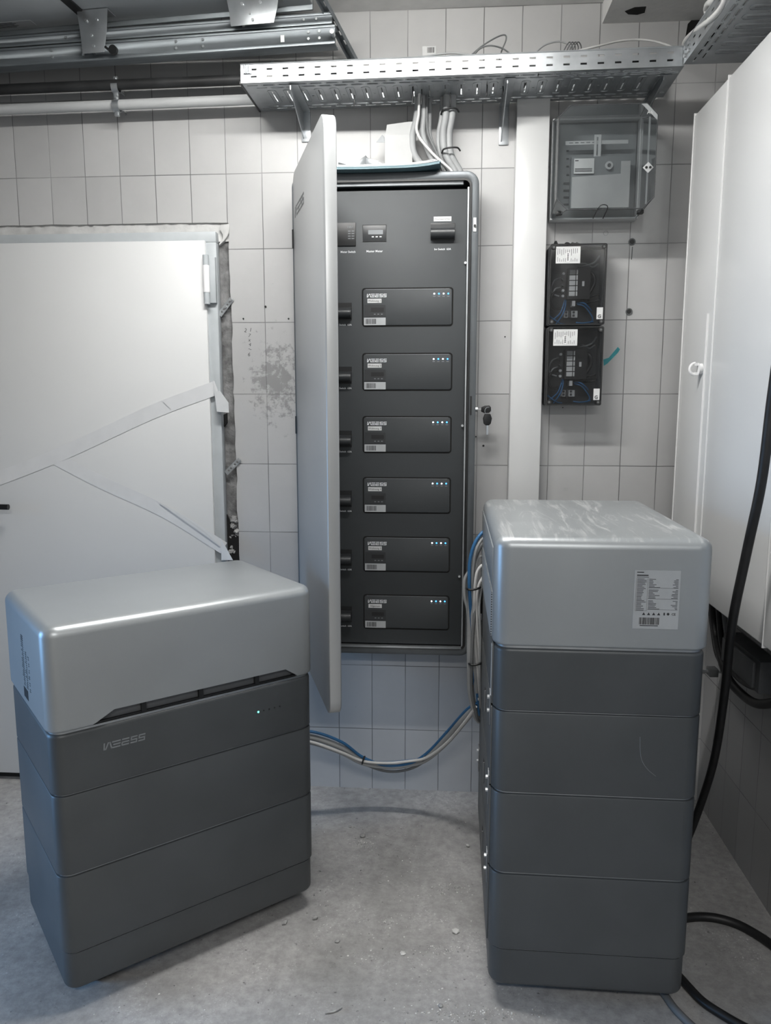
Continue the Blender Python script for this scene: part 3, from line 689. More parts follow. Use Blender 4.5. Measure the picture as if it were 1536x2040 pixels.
# six plug-in meter units
names = ['Wohnung 1', 'Wohnung 2', 'Wohnung 3', 'Wohnung 4', 'Wohnung 5', 'Allgemein']
rects = [(722, 573, 904, 651), (722, 703, 902, 779), (722, 829, 899, 903), (723.5, 951, 897, 1023), (724, 1069, 895, 1140), (724, 1183, 894, 1256)]
for i, (l, t_, r_, b_) in enumerate(rects):
    a = at(l, t_, 'y', PY); b = at(r_, b_, 'y', PY); x0, x1, z1, z0 = a.x - ox, b.x - ox, a.z - oz, b.z - oz
    x0 = at(723, 900, 'y', PY).x - ox; x1 = x0 + .307; zc_ = (z0 + z1) / 2; z0, z1 = zc_ - .063, zc_ + .063
    mu = MB().prism(rr(x0 + .0035, x1 - .0035, z0 + .0035, z1 - .0035, .008), PY - .003, PY + .001).build('meter_unit', 'cabpanel', MC, bevel=.0012)
    mu['label'] = 'meter unit marked ' + names[i]
    gp = MB(); ring(gp, rr(x0 - .0012, x1 + .0012, z0 - .0012, z1 + .0012, .011), rr(x0 + .0045, x1 - .0045, z0 + .0045, z1 - .0045, .006), PY - .0006, PY); gp.build('unit_gap', 'void', mu)
    hi = MB(); hi.box(x0 + .012, x1 - .012, PY - .0034, PY - .0028, z1 - .0042, z1 - .0034); hi.build('edge_strip', 'galv', mu)
    yf = PY - .003
    logo_mb(.0115, x0 + .016, yf, z1 - .030).build('logo', 'print', mu)
    nl = MB().box(x0 + .018, x0 + .066, yf - .0006, yf, z1 - .0485, z1 - .0345).build('name_label', 'paper', mu)
    text('name_writing', names[i], .0092, 'ink', mu, (x0 + .042, yf - .0008, z1 - .0445), align='CENTER')
    md_ = MB().box(x0 + .008, x0 + .080, yf - .0010, yf, z0 + .032, z0 + .071).build('meter_display', 'switch', mu)
    sd = MB(); sd.box(x0 + .030, x0 + .074, yf - .0014, yf - .001, z0 + .048, z0 + .062); sd.build('display_window', 'black', mu)
    bt = MB()
    for k in range(3): bt.box(x0 + .040 + k * .012, x0 + .046 + k * .012, yf - .0014, yf - .001, z0 + .039, z0 + .0415)
    bt.build('display_button', 'logodim', mu)
    bl = MB().box(x0 + .006, x0 + .080, yf - .0006, yf, z0 + .004, z0 + .029); barcode(bl, x0 + .012, x0 + .048, z0 + .008, z0 + .025, yf - .0006, 26, 1, i)
    bl.build('barcode_label', ['label', 'ink'], mu)
    for k in range(4):
        xx = x1 - .063 + k * .0157; zz = z1 - .020
        MB().cyl((xx, yf - .0012, zz), (xx, yf, zz), .0026, 12).build('status_light', 'ledb' if k % 2 else 'ledw', mu)
        MB().box(xx - .004, xx + .004, yf - .0004, yf, zz - .0095, zz - .0075).build('light_caption', 'logodim', mu)
# main switches along the left column, each with its recessed window
for i, yy in enumerate((620, 747, 874, 993, 1110, 1223)):
    a = at(701, yy, 'y', PY); x1 = a.x - ox; zz = a.z - oz
    sw = MB().box(x1 - .09, x1, PY - .001, PY + .001, zz - .030, zz + .028).build('breaker', 'black', MC)
    hk = MB(); hk.box(x1 - .088, x1 - .002, PY - .008, PY, zz + .004, zz + .012); hk.tube([(x1 - .088, PY - .016, zz - .008), (x1 - .001, PY - .016, zz - .008)], .015, 18); hk.build('breaker_handle', 'switch', sw)
    text('caption', 'Inv Switch  63A', .0088, 'print', sw, (x1 - .001, PY - .0006, zz - .048), align='RIGHT', bold=0.0001)
# top row
def win(l, t_, r_, b_, name, m, yoff=.002):
    a = at(l, t_, 'y', PY); b = at(r_, b_, 'y', PY)
    return MB().box(a.x - ox, b.x - ox, PY - yoff, PY + .001, b.z - oz, a.z - oz).build(name, m, MC, bevel=.0008), (a.x - ox, b.x - ox, b.z - oz, a.z - oz)
mm_, (x0, x1, z0, z1) = win(723, 449, 769, 480, 'master_meter', 'switch')
gp = MB(); ring(gp, [(x0 - .001, z0 - .001), (x1 + .001, z0 - .001), (x1 + .001, z1 + .001), (x0 - .001, z1 + .001)], [(x0 + .0005, z0 + .0005), (x1 - .0005, z0 + .0005), (x1 - .0005, z1 - .0005), (x0 + .0005, z1 - .0005)], PY - .0026, PY); gp.build('unit_gap', 'black', mm_)
MB().box(x0 + .018, x1 - .010, PY - .0028, PY - .002, z0 + .021, z1 - .016).build('display_window', 'logodim', mm_)
bt = MB()
for k in range(3): bt.box(x0 + .030 + k * .013, x0 + .037 + k * .013, PY - .0026, PY - .002, z0 + .012, z0 + .015)
bt.build('display_button', 'print', mm_)
text('caption', 'Master Meter', .0100, 'print', mm_, ((x0 + x1) / 2, PY - .0006, z0 - .036), align='CENTER', bold=0.0001)
iv, (x0, x1, z0, z1) = win(858, 445, 906, 478, 'breaker', 'black')
hk = MB(); hk.box(x0 + .001, x1 - .001, PY - .006, PY, z1 - .018, z1 - .004); hk.tube([(x0 + .001, PY - .012, (z0 + z1) / 2 - .007), (x1 - .001, PY - .012, (z0 + z1) / 2 - .007)], .017, 18); hk.build('breaker_handle', 'switch', iv)
iv['label'] = 'inverter breaker marked Wechselrichter'
MB().box(x0 + .010, x1 - .012, PY - .0008, PY, z1 + .006, z1 + .021).build('name_label', 'paper', iv)
text('name_writing', 'Wechselrichter', .0086, 'ink', iv, ((x0 + x1) / 2 - .001, PY - .0011, z1 + .0105), align='CENTER', bold=-0.0001)
text('caption', 'Inv Switch  63A', .0088, 'print', iv, ((x0 + x1) / 2, PY - .0006, z0 - .032), align='CENTER', bold=0.0001)
ms, (x0, x1, z0, z1) = win(640, 445, 709, 490, 'main_switch', 'black', .004)
tx = MB()
for k in range(4):
    for c_ in range(2): tx.box(x1 - .026 + c_ * .012, x1 - .017 + c_ * .012, PY - .0045, PY - .004, z0 + .022 + k * .008, z0 + .0245 + k * .008)
tx.build('switch_print', 'logodim', ms)
text('caption', '100A', .010, 'logodim', ms, (x1 - .008, PY - .0045, z1 - .018), align='RIGHT')
text('caption', 'Meter Switch', .0095, 'print', ms, (x1 - .001, PY - .0006, z0 - .022), align='RIGHT', bold=0.0001)
# lock parts on the rim
p = at(946, 441, 'y', -.132); q = MB().box(p.x - ox - .005, p.x - ox + .005, -.1325, -.13, p.z - oz - .032, p.z - oz + .012); q.build('rim_label', 'paper', MC)
MB().cyl((p.x - ox, -.138, p.z - oz - .014), (p.x - ox, -.13, p.z - oz - .014), .004, 10).build('door_contact', 'black', MC)
p = at(938, 808, 'y', -.131); MB().box(p.x - ox - .003, p.x - ox + .003, -.1325, -.12, p.z - oz - .032, p.z - oz + .032).build('latch_slot', 'black', MC)
# the open door
DW, DT = 0.600, 0.035; DH = CZ1 - CZ0
dr = MB().prism(rr(0, DW, 0, DH, .045, 8), 0.0, DT).build('cabinet_door', 'doorsilver', MC, bevel=.004, seg=3)
dr.location = (CX0 - ox + .004, -.131, 0.0); dr.rotation_euler = (0, 0, math.atan2(-.57, .19)); dr['label'] = 'silver door standing open'
lg = logo_mb(.034, .045, 0.0, 2.085 - CZ0, t=.0006).build('logo', 'logodark', dr)
hgm = MB()
for zz in (.2, .82, 1.44): hgm.cyl((CX0 - ox + .006, -.128, zz - .03), (CX0 - ox + .006, -.128, zz + .03), .008, 12)
hgm.build('hinge', 'black', MC)

# keys: one in the lock on the cabinet's right flank, one hanging from it
k1 = thing('cabinet_key', 'black-headed key stuck in the cabinet lock', 'key', (CX1, -.075, at(960, 815, 'y', -.075).z), 0, None)
MB().cyl((0, 0, 0), (.010, 0, 0), .009, 18).build('lock_barrel', 'zinc', k1)
MB().tube([(.008, 0, 0), (.024, 0, 0)], .0022, 6).build('key_blade', 'zinc', k1)
MB().prism([(.022, -.009), (.034, -.014), (.050, -.013), (.056, -.006), (.056, .006), (.050, .013), (.034, .012), (.022, .006)], -.004, .004).build('key_head', 'black', k1, bevel=.002)
kp = at(971, 836, 'y', -.08)
k2 = thing('cabinet_key', 'black-headed key dangling below the lock key', 'key', kp, .3)
MB().prism([(-.010, .020), (.010, .020), (.016, .004), (.012, -.014), (.005, -.020), (-.005, -.020), (-.013, -.014), (-.016, .004)], -.004, .004).build('key_head', 'black', k2, bevel=.002)
MB().box(-.0035, .0035, -.0012, .0012, -.052, -.018).build('key_blade', 'zinc', k2)
MB().tube([(.003 + .013 * math.cos(t), 0, .030 + .013 * math.sin(t)) for t in [k * PI / 10 for k in range(21)]], .001, 6, cap=False).build('key_ring', 'zinc', k2)

# ---------------------------------------------------------------- the fluorescent lamp over the work area (above the frame)
fl_ = thing('tube_lamp', 'bare fluorescent tube lamp hanging under the ceiling before the back wall', 'lamp', (-.32, TUBE_Y, TUBE_Z))
MB().cyl((-.54, 0, 0), (.54, 0, 0), TUBE_R, 20).build('fluorescent_tube', 'tube', fl_)
for sx in (-1, 1):
    MB().box(sx * .55 - .012, sx * .55 + .012, -.014, .014, -.016, .020).build('tube_holder', 'whiteedge', fl_, bevel=.002)
    MB().cyl((sx * .55, 0, .018), (sx * .55, 0, (ZC if sx > 0 else 2.722) - TUBE_Z), .004, 8).build('hanger', 'zinc', fl_)

# ---------------------------------------------------------------- white trunking
tr = MB().box(0.238, 0.346, -.06, -.001, 0.0, 2.475).build('cable_trunking', 'white', bevel=.003)
tag(tr, 'white vertical cable trunking on the tiled wall right of the meter cabinet', 'trunking')

# ---------------------------------------------------------------- large clear meter box
MX0, MX1, MZ0, MZ1, MY = 0.357, 0.666, 2.092, 2.412, -.168
mbx = thing('meter_box', 'large square meter box with clear chamfered cover, right of the white trunking', 'meter box', ((MX0 + MX1) / 2, 0, MZ0))
ox2, oz2 = mbx.location.x, mbx.location.z; hw = (MX1 - MX0) / 2; hh = MZ1 - MZ0
ba = MB(); ring(ba, [(-hw, 0), (hw - .02, 0), (hw - .02, hh), (-hw, hh)], [(-hw + .006, .006), (hw - .026, .006), (hw - .026, hh - .006), (-hw + .006, hh - .006)], -.055, -.001)
ba.box(-hw + .006, hw - .026, -.02, -.001, .006, hh - .006); ba.build('base', 'boxgrey', mbx, bevel=.002)
MB().box(-hw + .010, hw - .03, -.030, -.020, .010, hh - .010).build('mounting_board', 'insgrey', mbx)
oc = lambda x0, x1, z0, z1, c: [(x0 + c, z0), (x1 - c, z0), (x1, z0 + c), (x1, z1 - c), (x1 - c, z1), (x0 + c, z1), (x0, z1 - c), (x0, z0 + c)]
n = 8; fo = oc(-hw + .004, hw, .006, hh, .034); bk = [(-hw, 0), (hw - .02, 0), (hw - .02, 0), (hw - .02, hh), (hw - .02, hh), (-hw, hh), (-hw, hh), (-hw, 0)]
bk = oc(-hw, hw - .02, 0, hh, .008)
cv = MB(); cv.add([(a, MY, b) for a, b in fo] + [(a, -.056, b) for a, b in bk], [list(range(8))] + [(i, (i + 1) % 8, 8 + (i + 1) % 8, 8 + i) for i in range(8)])
cv.build('clear_cover', 'clear', mbx)
ed = MB()
for i in range(8):
    a, b = fo[i], fo[(i + 1) % 8]; ed.tube([(a[0], MY, a[1]), (b[0], MY, b[1])], .0016, 6)
    ed.tube([(a[0], MY, a[1]), (bk[i][0], -.056, bk[i][1])], .0009, 5)
ed.build('cover_edge', 'boxdark', mbx)
MB().prism([(hw - .034, hh - .001), (hw - .001, hh - .034), (hw - .001, hh - .050), (hw - .052, hh - .001)], MY - .0008, MY - .0002).build('corner_label', 'label', mbx)
text('corner_writing', 'A6', .016, 'paper', mbx, (hw - .034, MY - .0012, hh - .032))
def bxp(cx_, cy_, y=-.09): p = at(1080 + cx_ / 3.138, 190 + cy_ / 3.138, 'y', y); return p.x - ox2, p.z - oz2
(x0, z1), (x1, z0) = bxp(190, 420), bxp(540, 700)
ip = MB(); ip.prism([(x0, z0), (x1, z0), (x1, z1 + .001), (x1 - .030, z1 + .001), (x1 - .030, z1 - .038), (x0, z1 - .046)], -.092, -.088); ip.build('meter_carrier', 'card', mbx)
MB().box(x0 - .003, x1 + .001, -.088, -.060, z0, z1 + .018).build('carrier_frame', 'insgrey', mbx)
(u0, v1), (u1, v0) = bxp(200, 398), bxp(322, 490); MB().box(u0, u1, -.094, -.0925, v0, v1).build('carrier_label', 'paper', mbx)
tl = MB()
for k in range(3): tl.box(u0 + .003, u1 - .006, -.0945, -.094, v0 + .006 + k * .004, v0 + .008 + k * .004)
tl.box(u0 + .003, u0 + .014, -.0945, -.094, v1 - .008, v1 - .005); tl.build('label_print', 'ink', mbx)
(u0, v0) = bxp(415, 442); dl = MB(); dl.cyl((u0, -.100, v0), (u0, -.088, v0), .0125, 24); dl.build('dial', 'boxgrey', mbx); MB().cyl((u0, -.103, v0), (u0, -.1, v0), .0055, 14).build('dial_centre', 'boxdark', mbx)
(u0, v1), (u1, v0) = bxp(152, 262), bxp(545, 292); L_ = u1 - u0
T = Matrix.Translation((u0, -.075, v0)) @ FW
MB().plate(L_, .012, [(.012 + k * .0185, .024 + k * .0185, .0045, .0075) for k in range(6)], .003, T).build('cross_rail', 'boxgrey', mbx)
(u0, v1), (u1, v0) = bxp(332, 238), bxp(370, 382)
T = Matrix.Translation((u0, -.079, v0)) @ FW
MB().plate(u1 - u0, v1 - v0, [(.008, .013, .006, v1 - v0 - .008)], .003, T).build('upright_rail', 'boxgrey', mbx)
st = MB()
for k, cy_ in enumerate((545, 590, 633, 678)): u0, v0 = bxp(157, cy_, -.04); st.box(u0 - .011, u0 + .011, -.034, -.031, v0 - .0025, v0 + .0025)
for k, cy_ in enumerate((342, 392, 440, 492)): u0, v0 = bxp(162, cy_, -.04); st.box(u0 - .004, u0 + .004, -.034, -.031, v0 - .002, v0 + .002)
st.build('board_slot', 'boxdark', mbx)
u0, v0 = bxp(662, 452, MY); MB().prism([(u0 - .017, v0), (u0, v0 - .017), (u0 + .017, v0), (u0, v0 + .017)], MY - .003, MY).build('cover_lock', 'boxgrey', mbx, bevel=.001)
lk = MB(); lk.cyl((u0 - .006, MY - .005, v0), (u0 - .006, MY - .003, v0), .004, 10); lk.cyl((u0 + .006, MY - .005, v0), (u0 + .006, MY - .003, v0), .004, 10); lk.build('lock_screw', 'black', mbx)
MB().box(u0 - .003, u0 + .002, MY + .002, MY + .006, .02, hh * .88).build('cover_rib', 'boxgrey', mbx)
for sx in (-1, 1):
    q = MB().box(sx * (hw - .022) - .011 - (.004 if sx > 0 else 0), sx * (hw - .022) + .009 - (.004 if sx > 0 else 0), -.12, -.10, .0015, .014); q.build('cover_clip', 'black', mbx, bevel=.002)
wl = [bxp(318, 770, -.15), bxp(355, 700, -.175), bxp(385, 683, -.178), bxp(410, 700, -.175), bxp(380, 770, -.15)]
wire('sealing_wire', [(wl[0][0], -.15, wl[0][1]), (wl[1][0], -.175, wl[1][1]), (wl[2][0], -.178, wl[2][1]), (wl[3][0], -.175, wl[3][1]), (wl[4][0], -.15, wl[4][1])], .0016, 'black', mbx, 6, 4)

# ---------------------------------------------------------------- two dark fuse boxes
def fusebox(label, z1, seed):
    X0, X1, H, Y = 0.355, 0.541, 0.263, -.100
    fb = thing('fuse_box', label, 'fuse box', ((X0 + X1) / 2, 0, z1 - H)); w2 = (X1 - X0) / 2
    U = lambda u: -w2 + u * 2 * w2; V = lambda v: H - v * H
    ba = MB(); ring(ba, rr(-w2, w2, 0, H, .006, 3), rr(-w2 + .005, w2 - .005, .005, H - .005, .003, 3), -.07, -.001); ba.box(-w2 + .004, w2 - .004, -.012, -.001, .004, H - .004)
    ba.build('base', 'boxdark', fb)
    cvv = MB(); cvv.box(-w2 + .003, w2 - .003, Y, Y + .003, .003, H - .003); ring(cvv, rr(-w2 + .001, w2 - .001, .001, H - .001, .006, 3), rr(-w2 + .004, w2 - .004, .004, H - .004, .004, 3), Y + .0005, -.07)
    cvv.build('smoked_cover', 'smoke', fb)
    e = MB(); ring(e, rr(-w2, w2, 0, H, .006, 3), rr(-w2 + .0035, w2 - .0035, .0035, H - .0035, .004, 3), Y - .001, Y + .006); e.build('cover_edge', 'black', fb)
    for sx in (-1, 1):
        for vz in (.011, H - .011):
            q = MB().cyl((sx * (w2 - .011), Y - .003, vz), (sx * (w2 - .011), Y + .01, vz), .0075, 16); so = q.build('cover_screw', 'black', fb)
            MB().cyl((sx * (w2 - .011), Y - .0035, vz), (sx * (w2 - .011), Y - .0028, vz), .0035, 10).build('screw_slot', 'cabled', so)
    l = MB().box(U(.10), U(.53), Y - .0006, Y, V(.24), V(.035)); rn = random.Random(seed)
    for k in range(11):
        x = U(.13 + k * .034); zt = V(.055 + rn.random() * .02); l.box(x, x + .0012, Y - .0009, Y - .0006, zt - rn.uniform(.012, .022), zt, 1); l.box(x, x + .0012, Y - .0009, Y - .0006, V(.22), V(.22) + rn.uniform(.006, .018), 1)
    l.box(U(.285), U(.34), Y - .001, Y - .0006, V(.215), V(.11), 2)
    for k in range(7): l.box(U(.295), U(.33), Y - .0014, Y - .001, V(.205 - k * .013), V(.205 - k * .013) + .0018, 1)
    l.build('type_label', ['paper', 'ink', 'whiteedge'], fb)
    s = MB().box(U(.855), U(.965), Y - .0006, Y, V(.93), V(.785)).build('test_sticker', 'paper', fb)
    text('sticker_writing', 'G', .016, 'ink', fb, (U(.873), Y - .001, V(.915)), bold=.0003)
    yi = -.06
    MB().box(U(.36), U(.76), -.012, yi, V(.66), V(.27)).build('breaker_housing', 'black', fb)
    for k in range(5):
        v0 = .30 + k * .067
        b_ = MB(); b_.box(U(.385), U(.49), yi - .004, yi, V(v0 + .055), V(v0)); b_.box(U(.505), U(.53), yi - .007, yi, V(v0 + .055), V(v0), 1)
        b_.build('circuit_breaker', ['paper' if k else 'cable', 'paper'], fb)
    MB().box(U(.615), U(.655), yi - .003, yi, V(.50), V(.44)).build('breaker_tag', 'paper', fb)
    tb = MB(); tb.box(U(.33), U(.40), -.012, -.04, V(.885), V(.80)); tb.box(U(.41), U(.45), -.012, -.038, V(.885), V(.80), 1); tb.box(U(.46), U(.57), -.012, -.04, V(.885), V(.80))
    for uu in (.365, .50):
        for vv in (.82, .86): tb.box(U(uu) - .004, U(uu) + .004, -.0405, -.04, V(vv) - .004, V(vv) + .004, 1)
    tb.build('terminal_block', ['boxgrey', 'boxdark'], fb)
    MB().box(U(.455), U(.51), -.012, -.055, V(.745), V(.68)).build('terminal_block', 'paper', fb)
    def w_(pp, r, m): wire('inner_wire', [(U(a), b, V(c)) for a, b, c in pp], r, m, fb, 7, 6)
    w_([(.34, -.03, .66), (.30, -.05, .74), (.24, -.055, .84), (.10, -.05, .93)], .0028, 'cableb')
    w_([(.36, -.03, .66), (.33, -.055, .76), (.28, -.06, .86), (.18, -.05, .97)], .0028, 'cableb')
    w_([(.05, -.04, .86), (.15, -.055, .92), (.25, -.05, .96), (.34, -.04, .97)], .0024, 'cableb')
    w_([(.56, -.03, .70), (.66, -.055, .71), (.75, -.055, .76), (.82, -.04, .80)], .0028, 'cableb')
    w_([(.56, -.04, .72), (.66, -.05, .74), (.74, -.05, .79), (.84, -.05, .90), (.80, -.04, .96)], .0022, 'cableb')
    w_([(.55, -.04, .95), (.68, -.05, .96), (.86, -.045, .94)], .0024, 'cableb')
    w_([(.25, -.03, .55), (.12, -.055, .58), (.06, -.055, .68), (.14, -.055, .78), (.26, -.05, .77)], .0042, 'black')
    w_([(.26, -.03, .38), (.13, -.05, .42), (.07, -.05, .52), (.10, -.05, .60)], .0030, 'cabled')
    w_([(.25, -.03, .50), (.14, -.055, .53), (.12, -.05, .59), (.22, -.05, .62)], .0026, 'cable')
    w_([(.70, -.03, .29), (.82, -.055, .36), (.84, -.055, .47), (.74, -.05, .60), (.66, -.04, .66)], .0052, 'black')
    w_([(.56, -.03, .25), (.70, -.055, .24), (.84, -.055, .20), (.92, -.05, .12)], .0032, 'cabled')
    w_([(.58, -.03, .20), (.68, -.05, .22), (.80, -.05, .26), (.90, -.05, .22)], .0026, 'cabled')
    w_([(.70, -.03, .66), (.84, -.05, .62), (.94, -.05, .60)], .0030, 'black')
    w_([(.74, -.03, .70), (.86, -.05, .69), (.96, -.05, .67)], .0030, 'black')
    for k in range(5): MB().cyl((U(.28), -.04, V(.34 + k * .07)), (U(.28), -.06, V(.34 + k * .07)), .0045, 10).build('cable_gland', 'boxgrey' if k in (0, 3, 4) else 'boxdark', fb)
    return fb
fusebox('upper of two dark fuse boxes with smoked covers, below the large meter box', 2.006, 1)
fusebox('lower of two dark fuse boxes with smoked covers, bottom one beside teal paint streak', 1.738, 2)
pw = thing('crumpled_plastic', 'crumpled white plastic lying on top of the upper fuse box', 'plastic', (.40, -.05, 2.006))
cr = MB(); rn = random.Random(2)
for x0_, wd_, hh_ in ((-.035, .022, .012), (.0, .03, .010), (.02, .032, .014), (.035, .03, .012)):
    vs = [(x0_ + wd_ * i / 4, -.04 + .03 * j, .0005 + (hh_ * rn.random() if 0 < i < 4 else .001)) for j in range(3) for i in range(5)]
    k = len(vs); vs += [(a, b, c - .0006) for a, b, c in vs]; fs = [(j * 5 + i, j * 5 + i + 1, (j + 1) * 5 + i + 1, (j + 1) * 5 + i) for j in range(2) for i in range(4)]
    cr.add(vs, fs + [[q + k for q in f][::-1] for f in fs])
cr.build('film', 'paper', pw)

# ---------------------------------------------------------------- perforated cable trays
def tray(name, label, L, W, H, loc, rz):
    t = thing(name, label, 'cable tray', loc, rz)
    holes = []; p = .0505; n = int(L / p)
    for k in range(n):
        x = .018 + k * p
        holes += [(x + .010, x + .014, .075, W - .080)] if k else []
        for yy, o in ((.020, 0), (.040, .025), (W - .044, .025), (W - .024, 0)):
            holes.append((x + o - .004 if x + o > .006 else .004, min(x + o + .030, L - .003), yy, yy + .0045))
        if k % 2: holes.append((x + .034, x + .041, W / 2 - .002, W / 2 + .002))
    holes = [(max(a, .003), min(b, L - .003), c, d) for a, b, c, d in holes if a < L - .01]
    MB().plate(L, W, holes, .0015).build('tray_floor', 'galv', t, sharp=20)
    em = MB()
    for k in range(1, n):
        x = .018 + k * p + .012
        ring(em, rr(x - .014, x + .014, .066, W - .071, .008, 2), rr(x - .010, x + .010, .070, W - .075, .006, 2), 0, 0)
    # embossed beads round the cross slots (below the floor)
    em.v = [(a, c, -.0030 if i % 1 == 0 else 0) for i, (a, b, c) in enumerate(em.v)]
    nb = MB()
    for k in range(1, n):
        x = .018 + k * p + .012
        pts = rr(x - .013, x + .013, .064, W - .069, .008, 2); nb.tube([(a, b, -.0016) for a, b in pts] + [(pts[0][0], pts[0][1], -.0016)], .0018, 5, cap=False)
        for yy, o in ((.022, 0), (.042, .025), (W - .042, .025)):
            xx = x - .012 + o + .013
            if xx + .024 < L: pts = rr(xx - .022, xx + .022, yy - .005, yy + .005, .004, 1); nb.tube([(a, b, -.0012) for a, b in pts] + [(pts[0][0], pts[0][1], -.0012)], .0012, 4, cap=False)
    nb.build('embossed_bead', 'galv', t, sharp=60)['kind'] = 'stuff'
    sh = []
    for k in range(n):
        x = .032 + k * p
        if x + .020 < L - .01: sh += [(x, x + .019, .013, .0185), (x, x + .019, .034, .0395)]
    for y0, nm in ((0, 'side_rail'), (W, 'side_rail')):
        T = Matrix.Translation((0, y0, 0)) @ FW
        s = MB().plate(L, H, sh, .0012, T)
        s.cyl((0, y0, H), (L, y0, H), .0022, 8)
        s.build(nm, 'galv', t, sharp=20)
    return t
TR = tray('cable_tray', 'long perforated galvanised cable tray running along the back wall', 1.345, .240, .053, (-0.637, -0.250, 2.476), -0.0215)
ec = MB(); ec.box(-.004, .001, .0, .24, -.004, .004); ec.build('edge_guard', 'black', TR)
sp_ = MB().box(.010, .036, -.004, -.001, .024, .048)
for x in (.014, .021, .028): sp_.cyl((x, -.006, .024), (x, -.006, .048), .0025, 8)
sp_.build('connector_clip', 'galv', TR)
T2 = tray('cable_tray', 'perforated cable tray running towards the viewer above the white cabinets', 1.5, .240, .055, (0.945, -.285, 2.4775), -PI / 2)
T2.location = (0.703, -.285, 2.4775); T2.rotation_euler = (0, 0, -PI / 2); 
# local x -> -Y, local y -> +X
for zz in (.015, .036):
    for xx in (.02, .055): MB().cyl((xx, -.006, zz), (xx, .002, zz), .006, 8).build('joint_bolt', 'zinc', T2)
# brackets
def bracket(label, x, zlen, y1):
    b = thing('tray_bracket', label, 'bracket', (x, 0, 2.4735))
    MB().box(-.016, .016, -.006, -.0005, -zlen, 0).build('wall_plate', 'galv', b, bevel=.001)
    m = MB(); m.add([(-.010, -.006, -zlen + .01), (-.010, -.006, -.001), (-.010, y1, -.001), (-.010, y1, -.016), (-.007, -.006, -zlen + .01), (-.007, -.006, -.001), (-.007, y1, -.001), (-.007, y1, -.016)],
                    [(0, 1, 2, 3), (7, 6, 5, 4), (0, 4, 5, 1), (1, 5, 6, 2), (2, 6, 7, 3), (3, 7, 4, 0)])
    m.build('gusset', 'galv', b); MB().box(-.016, .016, y1, -.006, -.003, -.0005).build('arm', 'galv', b); return b
bracket('tray bracket hidden partly behind the open silver door', -.475, .10, -.235)
bracket('tray bracket just left of the white trunking', .200, .125, -.235)
bracket('tray bracket above the clear meter box', .672, .055, -.225)
# cable ties hanging off the tray
for i, (px_, a_, b_) in enumerate(((706, 190, 212), (822, 170, 208), (840, 178, 208), (897, 185, 210), (970, 158, 192), (1002, 172, 190), (1073, 133, 152), (1045, 162, 175))):
    p = at(px_, a_, 'y', -.252 if i == 6 else -.18); q = at(px_ - 1, b_, 'y', -.252 if i == 6 else -.18)
    zt = min(p.z, 2.53); t = wire('cable_tie', [(p.x, p.y, zt), (p.x + .001, p.y - .002, (zt + q.z) / 2), (q.x, q.y, q.z)], .0018, 'black', None, 6, 4)
    tag(t, 'black cable tie hanging through the slots of the long cable tray', 'cable tie', 'cable ties on the tray')

# loose cables lying in the tray
def tc(label, pts, r, m, grp='loose cables in the tray'):
    o = wire('loose_cable', [at(a, b, 'y', y) for a, b, y in pts], r, m); return tag(o, label, 'cable', grp)
tc('grey cable rising in a tall loop above the tray', [(930, 118, -.14), (960, 92, -.14), (990, 74, -.13), (1006, 70, -.12), (1008, 80, -.12), (1000, 100, -.12), (995, 118, -.12)], .0024, 'cabled')
tc('grey cable in a low arch beside the tall loop', [(940, 116, -.16), (955, 98, -.15), (975, 91, -.15), (1000, 96, -.14), (1020, 110, -.14)], .0024, 'cabled')
tc('grey cable arching over the tray left of the coil', [(1060, 112, -.15), (1085, 90, -.14), (1115, 83, -.14), (1135, 92, -.14), (1130, 108, -.14)], .0026, 'cable')
for i in range(4): tc('grey wire turn of the small coil above the tray', [(1120 + i * 6, 108, -.16), (1128 + i * 6, 92 - i, -.16), (1135 + i * 6, 84, -.15), (1140 + i * 6, 94, -.14), (1138 + i * 6, 108, -.14)], .0018, 'cabled')
tc('white cable running out of the tray to the right', [(1140, 104, -.15), (1190, 92, -.14), (1240, 81, -.12), (1290, 80, -.12), (1335, 92, -.14), (1360, 108, -.15)], .0034, 'cablew')
tc('grey cable lying low along the middle of the tray', [(780, 121, -.2), (840, 113, -.2), (900, 106, -.19), (960, 112, -.19), (1040, 112, -.19)], .0028, 'cable')
for k, (yo, r_, m_, lab) in enumerate(((-.215, .0085, 'cabled', 'grey cable added along the front rail to darken the tray slots'), (-.190, .0075, 'cable', 'pale cable added second from the front rail to darken the slots'),  # cables added so the bright wall does not show through the slots
        (-.165, .0080, 'cabled', 'dark cable added third from the front rail to darken the slots'), (-.130, .0085, 'cable', 'cable added farthest back in the long tray to darken the slots'))):
    P = [(-.52 + k * .03, yo, 2.478 + r_)] + [(x, yo - .022 * (x + .6) + .006 * math.sin(x * 7 + k), 2.479 + r_) for x in (-.3, -.1, .1, .3, .5, .68)]
    tag(wire('tray_filler_cable', P, r_, m_), lab, 'cable', 'cables added inside the long tray to darken its slots')
    if k == 0: tag(wire('tray_filler_cable', [(a, b, c + .018) for a, b, c in P], r_, 'cabled'), 'grey cable added on top of the front one to darken the slots', 'cable', 'cables added inside the long tray to darken its slots')
wr = wire('thick_cable', [at(1368, 110, 'x', .725), at(1364, 85, 'x', .725), at(1385, 62, 'x', .71), at(1420, 35, 'x', .70), at(1442, 5, 'x', .70), at(1452, -40, 'x', .70)], .0075, 'cablew')
tag(wr, 'thick white cable climbing over the side of the right tray', 'cable')
wr = wire('thick_cable', [at(1425, 45, 'x', .73), at(1408, 20, 'x', .73), at(1420, 2, 'x', .715), at(1460, 3, 'x', .80), at(1540, 0, 'x', .93), at(1600, -8, 'x', .96)], .0095, 'cablew')
tag(wr, 'thick white cable crossing the right tray at the picture top', 'cable')
